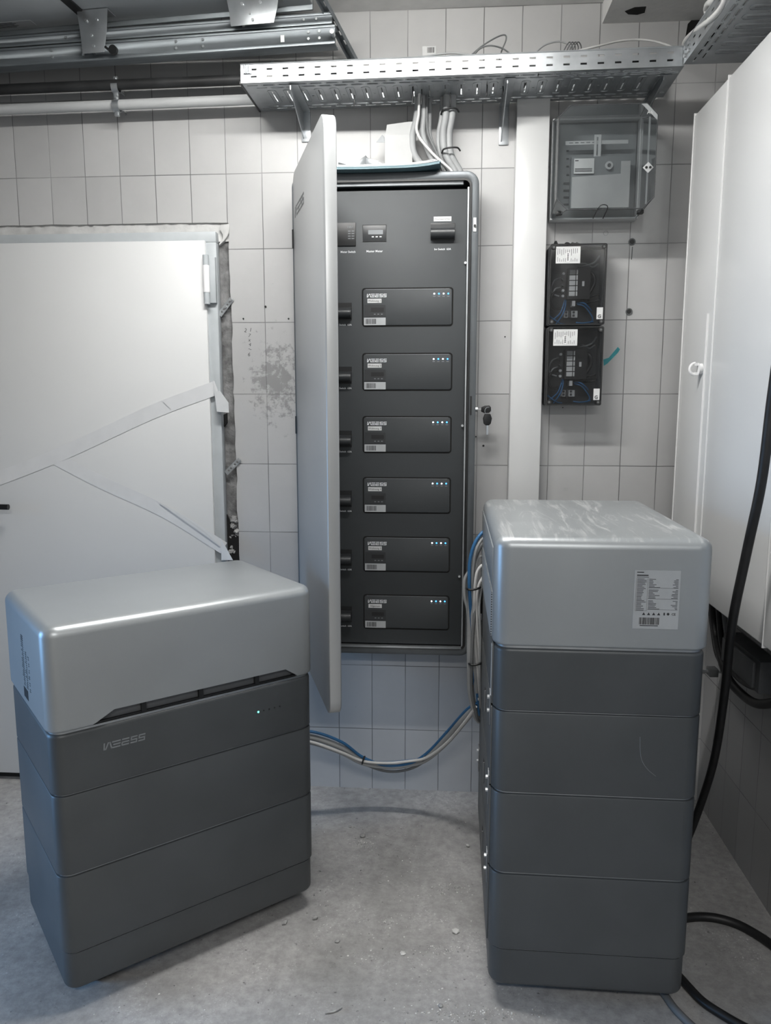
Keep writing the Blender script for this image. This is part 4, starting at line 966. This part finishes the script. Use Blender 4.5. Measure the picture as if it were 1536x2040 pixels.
cb = thing('label_carton', 'small white carton with barcode lying in the tray', 'carton', at(855, 116, 'y', -.13))
MB().box(-.022, .022, -.01, .02, -.03, .032).build('carton_body', 'card', cb, bevel=.001); q = MB(); barcode(q, -.006, .018, .012, .028, -.0102, 14, 0, 4); q.build('barcode_print', 'ink', cb)

# ---------------------------------------------------------------- pipes and clamps on the left
def pipe(name, label, a, b, r, m, cat='pipe'):
    return tag(MB().tube([a, a.lerp(b, .33), a.lerp(b, .66), b], r, 20).build(name, m), label, cat)
pipe('black_pipe', 'black pipe running along the wall above the door', Vector((-2.2, -.075, 2.538)), Vector((-0.60, -.075, 2.553)), .0165, 'pvcblack')
pipe('grey_pipe', 'pale grey plastic pipe below the black pipe', Vector((-2.2, -.070, 2.474)), Vector((-0.585, -.070, 2.492)), .0165, 'pvcgrey')
for z_, lab in ((2.543, 'steel clamp holding the black pipe to the wall'), (2.482, 'steel clamp holding the grey pipe to the wall')):
    pc = thing('pipe_clamp', lab, 'pipe clamp', (-1.112, -.072, z_))
    MB().tube([(-.0, .0215 * math.cos(t), .0215 * math.sin(t)) for t in [k * PI / 12 for k in range(25)]], .0001, 4)
    cl = MB(); R_ = .0200
    for k in range(24):
        a0, a1 = 2 * PI * k / 24, 2 * PI * (k + 1) / 24
        P = [(R_ * math.cos(a0), R_ * math.sin(a0)), (R_ * math.cos(a1), R_ * math.sin(a1)), ((R_ - .0025) * math.cos(a1), (R_ - .0025) * math.sin(a1)), ((R_ - .0025) * math.cos(a0), (R_ - .0025) * math.sin(a0))]
        cl.prism(P, -.011, .011, plane='yz')
    cl.build('clamp_band', 'galv', pc)
    MB().box(-.008, .008, -.006, .006, .018, .032).build('clamp_lug', 'galv', pc, bevel=.001); MB().box(-.008, .008, -.006, .006, -.032, -.018).build('clamp_lug', 'galv', pc, bevel=.001)
    MB().cyl((0, -.009, .026), (0, .010, .026), .004, 8).build('clamp_screw', 'zinc', pc)
    MB().cyl((0, .02, 0), (0, .0705, 0), .005, 10).build('wall_stud', 'zinc', pc)

# ---------------------------------------------------------------- overhead garage door, its rail and support strut
ra = at(0, 134, 'z', 2.59); rb_ = at(668, 88, 'z', 2.59); ang = math.atan2(rb_.y - ra.y, rb_.x - ra.x)
gr = thing('garage_door_rail', 'long steel double rail of the overhead garage door', 'rail', rb_, ang)
def chan(z0, z1, y0, y1, x0, x1, t=.003, lip=.010):
    m = MB(); m.box(x0, x1, y0, y0 + t, z0, z1); m.box(x0, x1, y0 + t, y1, z0, z0 + t); m.box(x0, x1, y0 + t, y1, z1 - t, z1); m.box(x0, x1, y1 - t, y1, z0 + t, z0 + lip); m.box(x0, x1, y0 - .006, y0, z0, z0 + .008); m.box(x0, x1, y0 - .004, y0, z1 - .007, z1); return m
chan(.0, .056, .0, .045, -2.6, 0).build('lower_channel', 'rail', gr, bevel=.0012)
chan(.060, .094, .004, .042, -2.6, -.01).build('upper_channel', 'rail', gr, bevel=.0012)
for x in (-.05, -.085, -.43, -.52, -.80, -.84, -.95):
    for zz in (.020, .040): MB().cyl((x, -.0035, zz), (x, 0, zz), .0042, 10).build('rail_rivet', 'zinc', gr)
for x in (-.06, -.10, -.83, -.90): MB().cyl((x, .0005, .078), (x, .004, .078), .0038, 10).build('rail_rivet', 'zinc', gr)
MB().box(-.175, -.163, -.0016, -.0002, .016, .036).build('rail_tag', 'paper', gr); MB().box(-.300, -.292, .0026, .0038, .070, .084).build('rail_tag', 'paper', gr)
# sections overhead
ga = at(0, 64, 'z', 2.728); gb_ = at(550, 16, 'z', 2.728); gdir = (gb_ - ga).normalized(); gang = math.atan2(gdir.y, gdir.x)
gd = thing('sectional_door', 'pale overhead sectional garage door panels parked under the ceiling', 'garage door', gb_ + gdir * .12, gang)
GI = (Matrix.Translation(gd.location) @ Matrix.Rotation(gang, 4, 'Z')).inverted()
for k, (xa, xb) in enumerate(((-.175, 0), (-.745, -.180), (-1.315, -.750), (-1.885, -1.320))):
    MB().box(xa, xb, -2.3, 0, 0, .042).build('door_section', 'panelw', gd, bevel=.004)
    if k: MB().box(xb - .012, xb + .017, -2.3, -.004, -.006, .003).build('section_joint', 'black', gd)
MB().box(-1.885, 0, -.002, .006, -.014, .044).build('edge_profile', 'rail', gd, bevel=.001)
pt = MB().box(-1.16, -.94, -.06, -.022, -.0006, 0).build('rating_plate', 'label', gd)
q = MB()
for k in range(5): q.box(-1.155, -1.01 + .01 * (k % 2), -.056 + k * .007, -.0535 + k * .007, -.001, -.0006)
q.build('plate_print', 'ink', gd)
for (pl_, pr_, pt_, pb_, py__) in ((155, 222, 48, 106, -.195), (452, 560, 16, 50, -.235)):
    a = GI @ at(pl_, pt_, 'y', py__); b = GI @ at(pr_, pb_, 'y', py__); y_ = a.y; z1_ = -.002; z0_ = b.z; x0_, x1_ = a.x, b.x
    b_ = MB(); b_.box(x0_, x1_, y_, y_ + .05, -.005, -.001); b_.prism([(x0_, z1_), (x1_, z1_), (x1_ - .006, (z0_ + z1_) / 2), (x1_ - .018, z0_), (x0_ + .012, z0_), (x0_ + .008, (z0_ + z1_) / 2)], y_ - .003, y_)
    b_.box(x0_ + .010, x0_ + .013, y_, y_ + .014, z0_ + .006, -.004)
    ho_ = b_.build('roller_bracket', 'galv', gd, bevel=.001)
    if pl_ < 200:
        rr_ = MB(); rr_.cyl((x1_ + .008, y_ + .002, z0_ + .008), (x1_ + .008, y_ + .014, z0_ + .008), .014, 20); rr_.cyl((x1_ - .01, y_ - .008, z0_ + .012), (x1_ - .01, y_ + .014, z0_ + .012), .004, 8); rr_.build('roller', 'black', ho_)
    for fx, fz in ((.3, .25), (.65, .25), (.45, .6), (.5, .85)): MB().cyl((x0_ + (x1_ - x0_) * fx, y_ - .007, z1_ + (z0_ - z1_) * fz), (x0_ + (x1_ - x0_) * fx, y_ - .003, z1_ + (z0_ - z1_) * fz), .0045, 8).build('bolt', 'zinc', ho_)
su = thing('support_strut', 'slotted steel strut running from the rail end to the wall', 'strut', (-.315, -.23, 2.62))
A = at(628, -30, 'y', -.30); B = at(706, 118, 'y', -.02); d = B - A; L_ = d.length
T = Matrix.Translation(A - Vector(su.location)) @ d.to_track_quat('X', 'Z').to_matrix().to_4x4() @ Matrix.Translation((0, -.012, 0))
s1 = MB().plate(L_, .024, [(.02 + k * .04, .04 + k * .04, .009, .015) for k in range(int(L_ / .04) - 1)], .002, T); s1.build('strut_web', 'rail', su)
s2 = MB().box(0, L_, -.001, .001, -.018, 0, 0, T).box(0, L_, .023, .025, -.018, 0, 0, T); s2.build('strut_flange', 'rail', su)
bp = at(662, 65, 'y', -.25); q = MB(); q.cyl((bp.x - su.location.x, bp.y - .01 - su.location.y, bp.z - su.location.z), (bp.x - su.location.x, bp.y + .02 - su.location.y, bp.z - su.location.z), .007, 8); q.build('bolt', 'zinc', su)
wbk = thing('wall_angle', 'small steel angle fixed to the wall behind the tray end', 'bracket', (-.60, 0, 2.60))
MB().box(-.035, .035, -.055, -.0005, -.04, .012).build('angle_plate', 'plaster_l', wbk, bevel=.002); MB().cyl((.025, -.062, .01), (.025, -.055, .01), .006, 8).build('bolt', 'zinc', wbk)

# ---------------------------------------------------------------- cables between tray and meter cabinet
def vc(label, x0, x1, r, m, y0=-.10, bend=-.02, grp=None, ztop=2.52):
    zb = CZ1 + .0; p = [(x0, y0, ztop), (x0 - .002, y0, 2.42), (x0 + bend * .6, y0 + .01, 2.36), ((x0 + x1) / 2 + bend, y0 + .015, 2.30), (x1, y0 + .02, zb + .012), (x1 + .004, y0 + .02, zb - .0005)]
    tag(wire('supply_cable', p, r, m), label, 'cable', grp)
g_ = 'cables rising from the meter cabinet to the tray'
vc('thick pale cable at the left of the bundle above the meter cabinet', -.088, -.050, .0125, 'cable', -.09, -.030, g_)
vc('thin white cable crossing the bundle above the meter cabinet', -.082, .020, .0045, 'cablew', -.125, -.012, g_)
vc('second thick cable of the bundle above the meter cabinet', -.066, -.015, .0095, 'cable', -.105, -.008, g_)
vc('slim grey cable behind the thick ones above the cabinet', -.048, .004, .0075, 'cable', -.08, .000, g_)
vc('dark grey thin cable of the bundle above the cabinet', -.056, -.004, .0040, 'cabled', -.115, .004, g_)
vc('pale cable under the black tie, left one of three', -.008, .022, .0080, 'cable', -.09, -.020, g_)
vc('pale cable under the black tie, middle one of three', .006, .036, .0115, 'cable', -.105, -.018, g_)
vc('pale cable under the black tie, right one of three', .026, .052, .0115, 'cable', -.10, -.018, g_)
for (xa, xb, zz, lab) in ((-.012, .036, 2.425, 'upper black tie binding the cables over the cabinet'), (-.008, .042, 2.305, 'lower black tie binding the cables over the cabinet')):
    o = wire('bundle_tie', [(xa, -.10, zz - .006), (xa + .006, -.118, zz), ((xa + xb) / 2, -.123, zz + .003), (xb, -.118, zz + .004), (xb + .010, -.10, zz)], .0028, 'black'); tag(o, lab, 'cable tie', 'ties on the cable bundle')
# things lying on the cabinet
zt = CZ1
bkl = thing('booklet', 'teal-covered stack of booklets lying on top of the meter cabinet', 'booklet', (-.215, -.085, zt))
for k, (dx, dz, m_, th_) in enumerate(((0, .001, 'teal', .004), (.004, .0058, 'teal', .003), (-.006, .0092, 'paper', .003), (-.012, .0126, 'paper', .0025))):
    vs = []; nx = 12
    for i in range(nx + 1):
        x = -.20 + .40 * i / nx; c_ = dz + (.012 * ((x - .05) / .15) ** 2 * (1 if x > .05 else .0)) + .0006 * math.sin(x * 30)
        for yy in (-.085, .070): vs += [(x + dx, yy, c_), (x + dx, yy, c_ + th_)]
    fs = []
    for i in range(nx): b = 4 * i; fs += [(b, b + 2, b + 6, b + 4), (b + 1, b + 5, b + 7, b + 3), (b, b + 4, b + 5, b + 1), (b + 2, b + 3, b + 7, b + 6)]
    fs += [(0, 1, 3, 2), (4 * nx, 4 * nx + 2, 4 * nx + 3, 4 * nx + 1)]
    MB().add(vs, fs).build('cover' if k == 0 else 'pages', m_, bkl)
ct = thing('open_carton', 'opened white cardboard carton standing on the booklets', 'carton', (-.145, -.062, zt + .0165), .05)
MB().box(-.054, .038, -.026, .026, 0, .118).build('carton_body', 'card', ct, bevel=.0012)
fl = MB(); fl.add([(-.052, -.026, .112), (.036, -.026, .112), (.036, -.030, .140), (.062, -.034, .152), (.020, -.032, .150), (-.046, -.032, .142)], [(0, 1, 2, 3, 4, 5)])
fl.v += [(a, b + .0015, c) for a, b, c in fl.v[:6]]; fl.f += [[11, 10, 9, 8, 7, 6]] + [(i, (i + 1) % 6, 6 + (i + 1) % 6, 6 + i) for i in range(6)]; fl.m += [0] * 7
fl.build('carton_flap', 'card', ct)
f2 = MB(); f2.add([(.038, -.024, .11), (.062, -.02, .15), (.062, .02, .15), (.038, .024, .10), (.040, -.024, .11), (.064, -.02, .15), (.064, .02, .15), (.040, .024, .10)], [(0, 1, 2, 3), (7, 6, 5, 4), (0, 4, 5, 1), (1, 5, 6, 2), (2, 6, 7, 3), (3, 7, 4, 0)]); f2.build('carton_flap', 'cable', ct)
f3 = MB(); f3.add([(-.054, -.02, .09), (-.082, -.03, .088), (-.062, -.03, .112), (-.052, -.02, .104), (-.054, -.018, .09), (-.082, -.028, .088), (-.062, -.028, .112), (-.052, -.018, .104)], [(0, 1, 2, 3), (7, 6, 5, 4), (0, 4, 5, 1), (1, 5, 6, 2), (2, 6, 7, 3), (3, 7, 4, 0)]); f3.build('carton_flap', 'foil', ct)
for (x, rz_, tl_, ln, lab) in ((-.315, .2, .25, .075, 'flat metal profile piece lying on the booklets'), (-.272, .5, -.75, .055, 'tilted metal angle piece leaning among the scraps'), (-.240, -.3, .35, .05, 'short metal profile at the right of the scraps')):
    mp_ = thing('metal_profile', lab, 'metal piece', (x, -.10, zt + .030), rz_)
    m_ = MB().box(-ln / 2, ln / 2, -.012, .012, -.0015, .0015); m_.box(-ln / 2, ln / 2, -.012, -.009, 0, .018); m_.box(-ln / 2, ln / 2, .009, .012, 0, .018)
    o = m_.build('profile_body', 'galv', mp_, bevel=.0006); o.rotation_euler = (0, tl_, 0)

# ---------------------------------------------------------------- cable bundle at the right tower and the sagging run
def pc_(label, pts, r, m, grp):
    o = wire('power_cable', [at(a, b, 'y', y) for a, b, y in pts], r, m); return tag(o, label, 'cable', grp)
gb = 'cables bundled beside the right battery tower'
pc_('thick grey cable of the bundle left of the tall tower', [(975, 1078, -.42), (957, 1085, -.43), (942, 1120, -.44), (938, 1170, -.44), (937, 1230, -.44), (936, 1300, -.44), (938, 1370, -.43), (946, 1420, -.42), (956, 1437, -.41)], .0105, 'cable', gb)
pc_('blue cable arching at the top of the bundle', [(976, 1054, -.44), (960, 1062, -.46), (945, 1085, -.47), (936, 1120, -.47), (935, 1165, -.47), (938, 1215, -.46), (944, 1290, -.44), (950, 1370, -.43), (955, 1425, -.42)], .0055, 'cableb', gb)
pc_('pale cable beside the blue one in the bundle', [(976, 1068, -.45), (962, 1072, -.46), (950, 1092, -.47), (943, 1125, -.465), (940, 1180, -.46), (942, 1260, -.46), (946, 1330, -.45), (950, 1380, -.44)], .0055, 'cable', gb)
pc_('white cable looping from the grille into the bundle', [(972, 1125, -.46), (958, 1128, -.47), (948, 1150, -.475), (945, 1210, -.47), (948, 1290, -.46), (953, 1350, -.45), (957, 1400, -.44)], .0045, 'cablew', gb)
pc_('second white cable slanting down into the bundle', [(973, 1134, -.46), (962, 1150, -.475), (952, 1175, -.475), (950, 1230, -.47), (954, 1300, -.465), (956, 1370, -.45)], .0045, 'cablew', gb)
pc_('thin pale cable high in the bundle', [(972, 1106, -.45), (958, 1108, -.46), (950, 1120, -.46), (946, 1160, -.46)], .0035, 'cable', gb)
pc_('pale cable bowing out left of the bundle', [(940, 1130, -.43), (926, 1155, -.43), (926, 1190, -.43), (933, 1225, -.43), (934, 1300, -.43), (934, 1370, -.43), (944, 1425, -.42)], .0055, 'cable', gb)
pc_('dark grey cable low in the bundle', [(966, 1150, -.43), (952, 1185, -.46), (943, 1250, -.475), (940, 1320, -.48), (940, 1380, -.47), (950, 1428, -.46), (957, 1438, -.44)], .0050, 'cabled', gb)
pc_('teal blue cable deep in the bundle', [(958, 1240, -.43), (952, 1300, -.44), (944, 1345, -.44), (940, 1375, -.43), (946, 1400, -.42)], .0045, 'cableb', gb)
pc_('slim grey cable at the right of the bundle', [(968, 1140, -.44), (955, 1200, -.475), (957, 1270, -.48), (956, 1340, -.47), (957, 1410, -.45)], .0042, 'cable', gb)
for (xa, xb, yy, lab) in ((929, 953, 1172, 'black tie around the bundle, uppermost'), (934, 956, 1322, 'black tie around the bundle, lower one')):
    P = [at(xa, yy, 'y', -.44), at(xa + 3, yy + 2, 'y', -.485), at((xa + xb) / 2, yy + 3, 'y', -.49), at(xb, yy, 'y', -.485), at(xb + 4, yy - 2, 'y', -.47)]
    tag(wire('bundle_tie', P, .0035, 'black'), lab, 'cable tie', 'ties on the tower bundle')
cn = thing('cable_connector', 'black plug connector beside the outlet grille of the tall tower', 'connector', at(958, 1175, 'y', -.43))
MB().box(-.008, .010, -.01, .01, -.075, .012).build('connector_body', 'black', cn, bevel=.003); MB().box(-.010, .012, -.012, .012, -.045, -.030).build('connector_collar', 'blackgloss', cn, bevel=.002)
gs = 'cables sagging between the two towers'
def sg(label, dy, dz, r, m, off=0):
    base = [(560, 1462, -.30), (622, 1467, -.28), (680, 1487, -.25), (722, 1512, -.22), (770, 1524, -.21), (815, 1520, -.22), (850, 1505, -.24), (890, 1468, -.30), (925, 1428, -.38), (948, 1404, -.42)]
    pts = []
    for i, (a, b, y) in enumerate(base):
        pts.append((a, b + dz + off * math.sin(i * 1.05), y + dy))
    return pc_(label, pts, r, m, gs)
sg('thickest pale grey cable of the sagging run', 0, 2, .0105, 'cable')
sg('blue cable on the upper edge of the sagging run', -.008, -4, .0052, 'cableb', -6)
sg('white cable winding round the sagging run', -.016, 4, .0050, 'cablew', 9)
sg('pale cable along the bottom of the sagging run', -.010, 10, .0050, 'cable', 5)
sg('second blue cable behind the sagging run', .010, 4, .0050, 'cableb', 10)
sg('dark grey cable within the sagging run', -.004, 8, .0045, 'cabled', -5)
for (a, b, b2, lab) in ((724, 1507, 1522, 'black tie on the left part of the sagging run'), (845, 1502, 1518, 'grey tie on the right part of the sagging run')):
    P = [at(a + 3, b, 'y', -.225), at(a + 1, b + 2, 'y', -.245), at(a - 2, b2 - 2, 'y', -.245), at(a - 3, b2 + 1, 'y', -.225)]
    tag(wire('bundle_tie', P, .0028, 'black' if a < 800 else 'cabled'), lab, 'cable tie', 'ties on the sagging cables')

# ---------------------------------------------------------------- white wall cabinets on the right
XC = 0.78; ZB, ZT = 0.902, 2.38
def wcab(label, ya, yb, lock=False, extra=None):
    c_ = thing('wall_cabinet', label, 'cabinet', ((XC + XR) / 2, (ya + yb) / 2, ZB)); hy = abs(ya - yb) / 2 - .001; hx = (XR - XC) / 2
    MB().box(-hx + .018, hx - .001, -hy, hy, 0, ZT - ZB).build('cabinet_body', 'white', c_, bevel=.001)
    MB().box(-hx, -hx + .0175, -hy + .002, hy - .002, .006, ZT - ZB - .006).build('door', 'white', c_, bevel=.004, seg=3)
    tr_ = MB(); tr_.box(-hx - .002, -hx + .018, hy - .004, hy - .001, 0, ZT - ZB); tr_.build('edge_trim', 'whiteedge', c_)
    if lock:
        lz = at(1398, 735, 'x', XC); yy = lz.y - c_.location.y; z_ = lz.z - ZB
        l_ = MB(); l_.cyl((-hx, yy, z_), (-hx - .010, yy, z_), .016, 24)
        l_.tube([(-hx - .012 - .016 * math.sin(t) - .006, yy + .004, z_ + .017 * math.cos(t)) for t in [k * PI / 10 for k in range(11)]], .0045, 8)
        l_.box(-hx - .022, -hx - .008, yy, yy + .008, z_ - .018, z_ - .010); l_.box(-hx - .022, -hx - .008, yy, yy + .008, z_ + .010, z_ + .018)
        l_.build('turn_handle', 'whiteedge', c_, bevel=0)
        MB().box(-hx - .0045, -hx, yy - .035, yy - .031, z_ - .7, z_ + .16).build('closing_strip', 'whiteedge', c_)
    return c_
wcab('narrow white wall cabinet with turn handle, farthest at the right', -.160, -.448, True)
wcab('wide white wall cabinet, second from the back wall', -.450, -.928)
wcab('white wall cabinet nearest the viewer, cut by the right picture edge', -.930, -1.60)

# conduits and junction box under the cabinets
jx = thing('junction_box', 'dark grey box hanging under the white cabinets', 'junction box', at(1500, 1310, 'x', .90))
MB().box(-.05, .004, -.17, .10, -.045, .045).build('box_body', 'boxdark', jx, bevel=.004); MB().box(-.06, -.05, -.15, .08, -.035, .035).build('box_lid', 'boxdark', jx, bevel=.003)
def cx(label, pts, r, m='hose', x=.90):
    o = wire('black_conduit', [at(a, b, 'x', c) for a, b, c in pts], r, m); tag(o, label, 'cable', 'black conduits under the white cabinets')
cx('black conduit in the largest loop under the cabinets', [(1418, 1190, .93), (1428, 1270, .93), (1448, 1345, .92), (1480, 1385, .932), (1510, 1402, .932), (1545, 1400, .932)], .0140)
cx('black conduit inside the large loop under the cabinets', [(1430, 1190, .93), (1440, 1290, .93), (1462, 1340, .932), (1500, 1368, .932), (1550, 1370, .932)], .0100)
cx('thin black cable hanging closest to the back wall', [(1412, 1200, .94), (1418, 1250, .94), (1426, 1300, .94), (1440, 1330, .94)], .0060)
cx('grey sheathed cable under the cabinets', [(1442, 1215, .93), (1450, 1270, .93), (1470, 1320, .92), (1492, 1352, .932), (1520, 1362, .932)], .0085, 'cabled')
cx('black cable loop tucked beneath the junction box', [(1462, 1330, .93), (1480, 1352, .932), (1510, 1352, .932), (1550, 1340, .932)], .0080)
pv = thing('pipe_valve', 'small metal clamp fitting on the right wall under the cabinets', 'fitting', at(1428, 1338, 'x', .95))
MB().tube([(0.02, 0, 0), (-.05, 0, .0)], .006, 8).build('fitting_stem', 'zinc', pv); MB().box(-.03, .0, -.02, .02, -.014, .014).build('fitting_body', 'cabled', pv, bevel=.003)
pl = thing('wall_plate', 'narrow grey profile on the back wall beside the tall tower', 'profile', at(1402, 1270, 'y', -.006))
# thick black hose hanging down in front of the cabinets
o = wire('black_hose', [at(1562, 600, 'x', .735), at(1552, 690, 'x', .73), at(1536, 810, 'x', .725), at(1517, 960, 'x', .72), at(1488, 1098, 'x', .72), at(1458, 1246, 'x', .72), at(1443, 1384, 'y', -.78), at(1422, 1516, 'y', -.66), at(1389, 1622, 'y', -.56), at(1362, 1690, 'y', -.50)], .0112, 'hose', n=14)
tag(o, 'thick black hose hanging before the white cabinets down to the floor', 'hose')
def fc(label, pts, r, m='hose'):
    P = [at(a, b, 'z', r + .001) for a, b in pts]; tag(wire('floor_cable', P, r, m, n=12), label, 'cable')
fc('black cable curving over the floor from under the tall tower to the right wall', [(1330, 1840), (1372, 1828), (1420, 1828), (1470, 1842), (1520, 1870), (1560, 1900)], .0125)
fc('black cable on the floor at the bottom right of the tall tower', [(1340, 1930), (1368, 1962), (1400, 1995), (1440, 2022), (1490, 2050), (1560, 2080)], .0110)
fc('grey taped cable end sticking out under the tall tower front', [(1300, 1950), (1322, 1978), (1345, 2010), (1380, 2045), (1420, 2080)], .0095, 'cabled')

# ---------------------------------------------------------------- crumbs on the floor
def pebble(px_, py_, r, seed, label, m='stone', flat=.6, grp=None):
    p = at(px_, py_, 'z', 0); mb = MB(); stone(mb, (0, 0, 0), r, seed, flat=flat); zmin = min(v[2] for v in mb.v)
    mb.v = [(a, b, c - zmin) for a, b, c in mb.v]; o = mb.build('mortar_chip', m, None, sharp=10, loc=(p.x, p.y, 0)); return tag(o, label, 'debris', grp)
pebble(908, 1857, .013, 11, 'largest pale mortar chip near the tall tower', 'stonel', .4)
pebble(803, 1900, .010, 12, 'white flattened crumb in the middle of the floor', 'stonel', .3)
pebble(672, 1876, .010, 13, 'oblong grey chip in front of the short tower right corner', 'stone', .4)
pebble(628, 1830, .011, 14, 'dark grey chip just right of the short tower', 'stone', .6)
pebble(568, 1840, .010, 15, 'grey chip in front of the short tower base', 'stone', .6)
pebble(932, 1687, .008, 16, 'small upright chip left of the tall tower', 'stonel', .9)
pebble(722, 1668, .011, 17, 'dark chip in the crumb pile far behind on the floor', 'stone', .5)
pebble(697, 1648, .007, 18, 'small dark chip near the back wall left of the pile', 'stone', .6)
pebble(878, 2005, .007, 19, 'round grey pebble at the bottom middle', 'stone', .6)
pebble(757, 1758, .006, 20, 'thin grey chip halfway to the back wall', 'stone', .4)
cs = MB(); rn = random.Random(21)
clusters = [(725, 1680, 22, 12, 90), (878, 1895, 40, 14, 90), (890, 1768, 45, 12, 70), (900, 1785, 30, 25, 18), (775, 1838, 16, 16, 14), (650, 1850, 30, 60, 26), (860, 1980, 60, 50, 40), (920, 2020, 90, 18, 160), (720, 1915, 25, 14, 16), (690, 1720, 60, 40, 16), (800, 1800, 160, 200, 260), (300, 1990, 160, 40, 24), (1010, 2020, 60, 14, 30)]
for (a, b, sx, sy, n_) in clusters:
    for k in range(n_):
        q = at(a + rn.gauss(0, sx * .6), b + rn.gauss(0, sy * .6), 'z', 0)
        if q.y > -.02: continue
        r_ = rn.choice((.0009, .0013, .0018, .0028)); stone(cs, (q.x, q.y, r_ * .4), r_, rn.randint(0, 9999), mi=0 if rn.random() < .6 else 1, flat=.6)
o = cs.build('mortar_crumbs', ['stonel', 'stone'], None, sharp=10); tag(o, 'scattered pale mortar crumbs and dust on the concrete floor', 'debris'); o['kind'] = 'stuff'
o = tag(wire('floor_twig', [at(648, 2018, 'z', .003), at(662, 2016, 'z', .003), at(672, 2012, 'z', .004), at(681, 2006, 'z', .004)], .0022, 'stone'), 'thin wiry scrap on the floor at the bottom', 'debris')
bpy.data.objects.remove(pl)
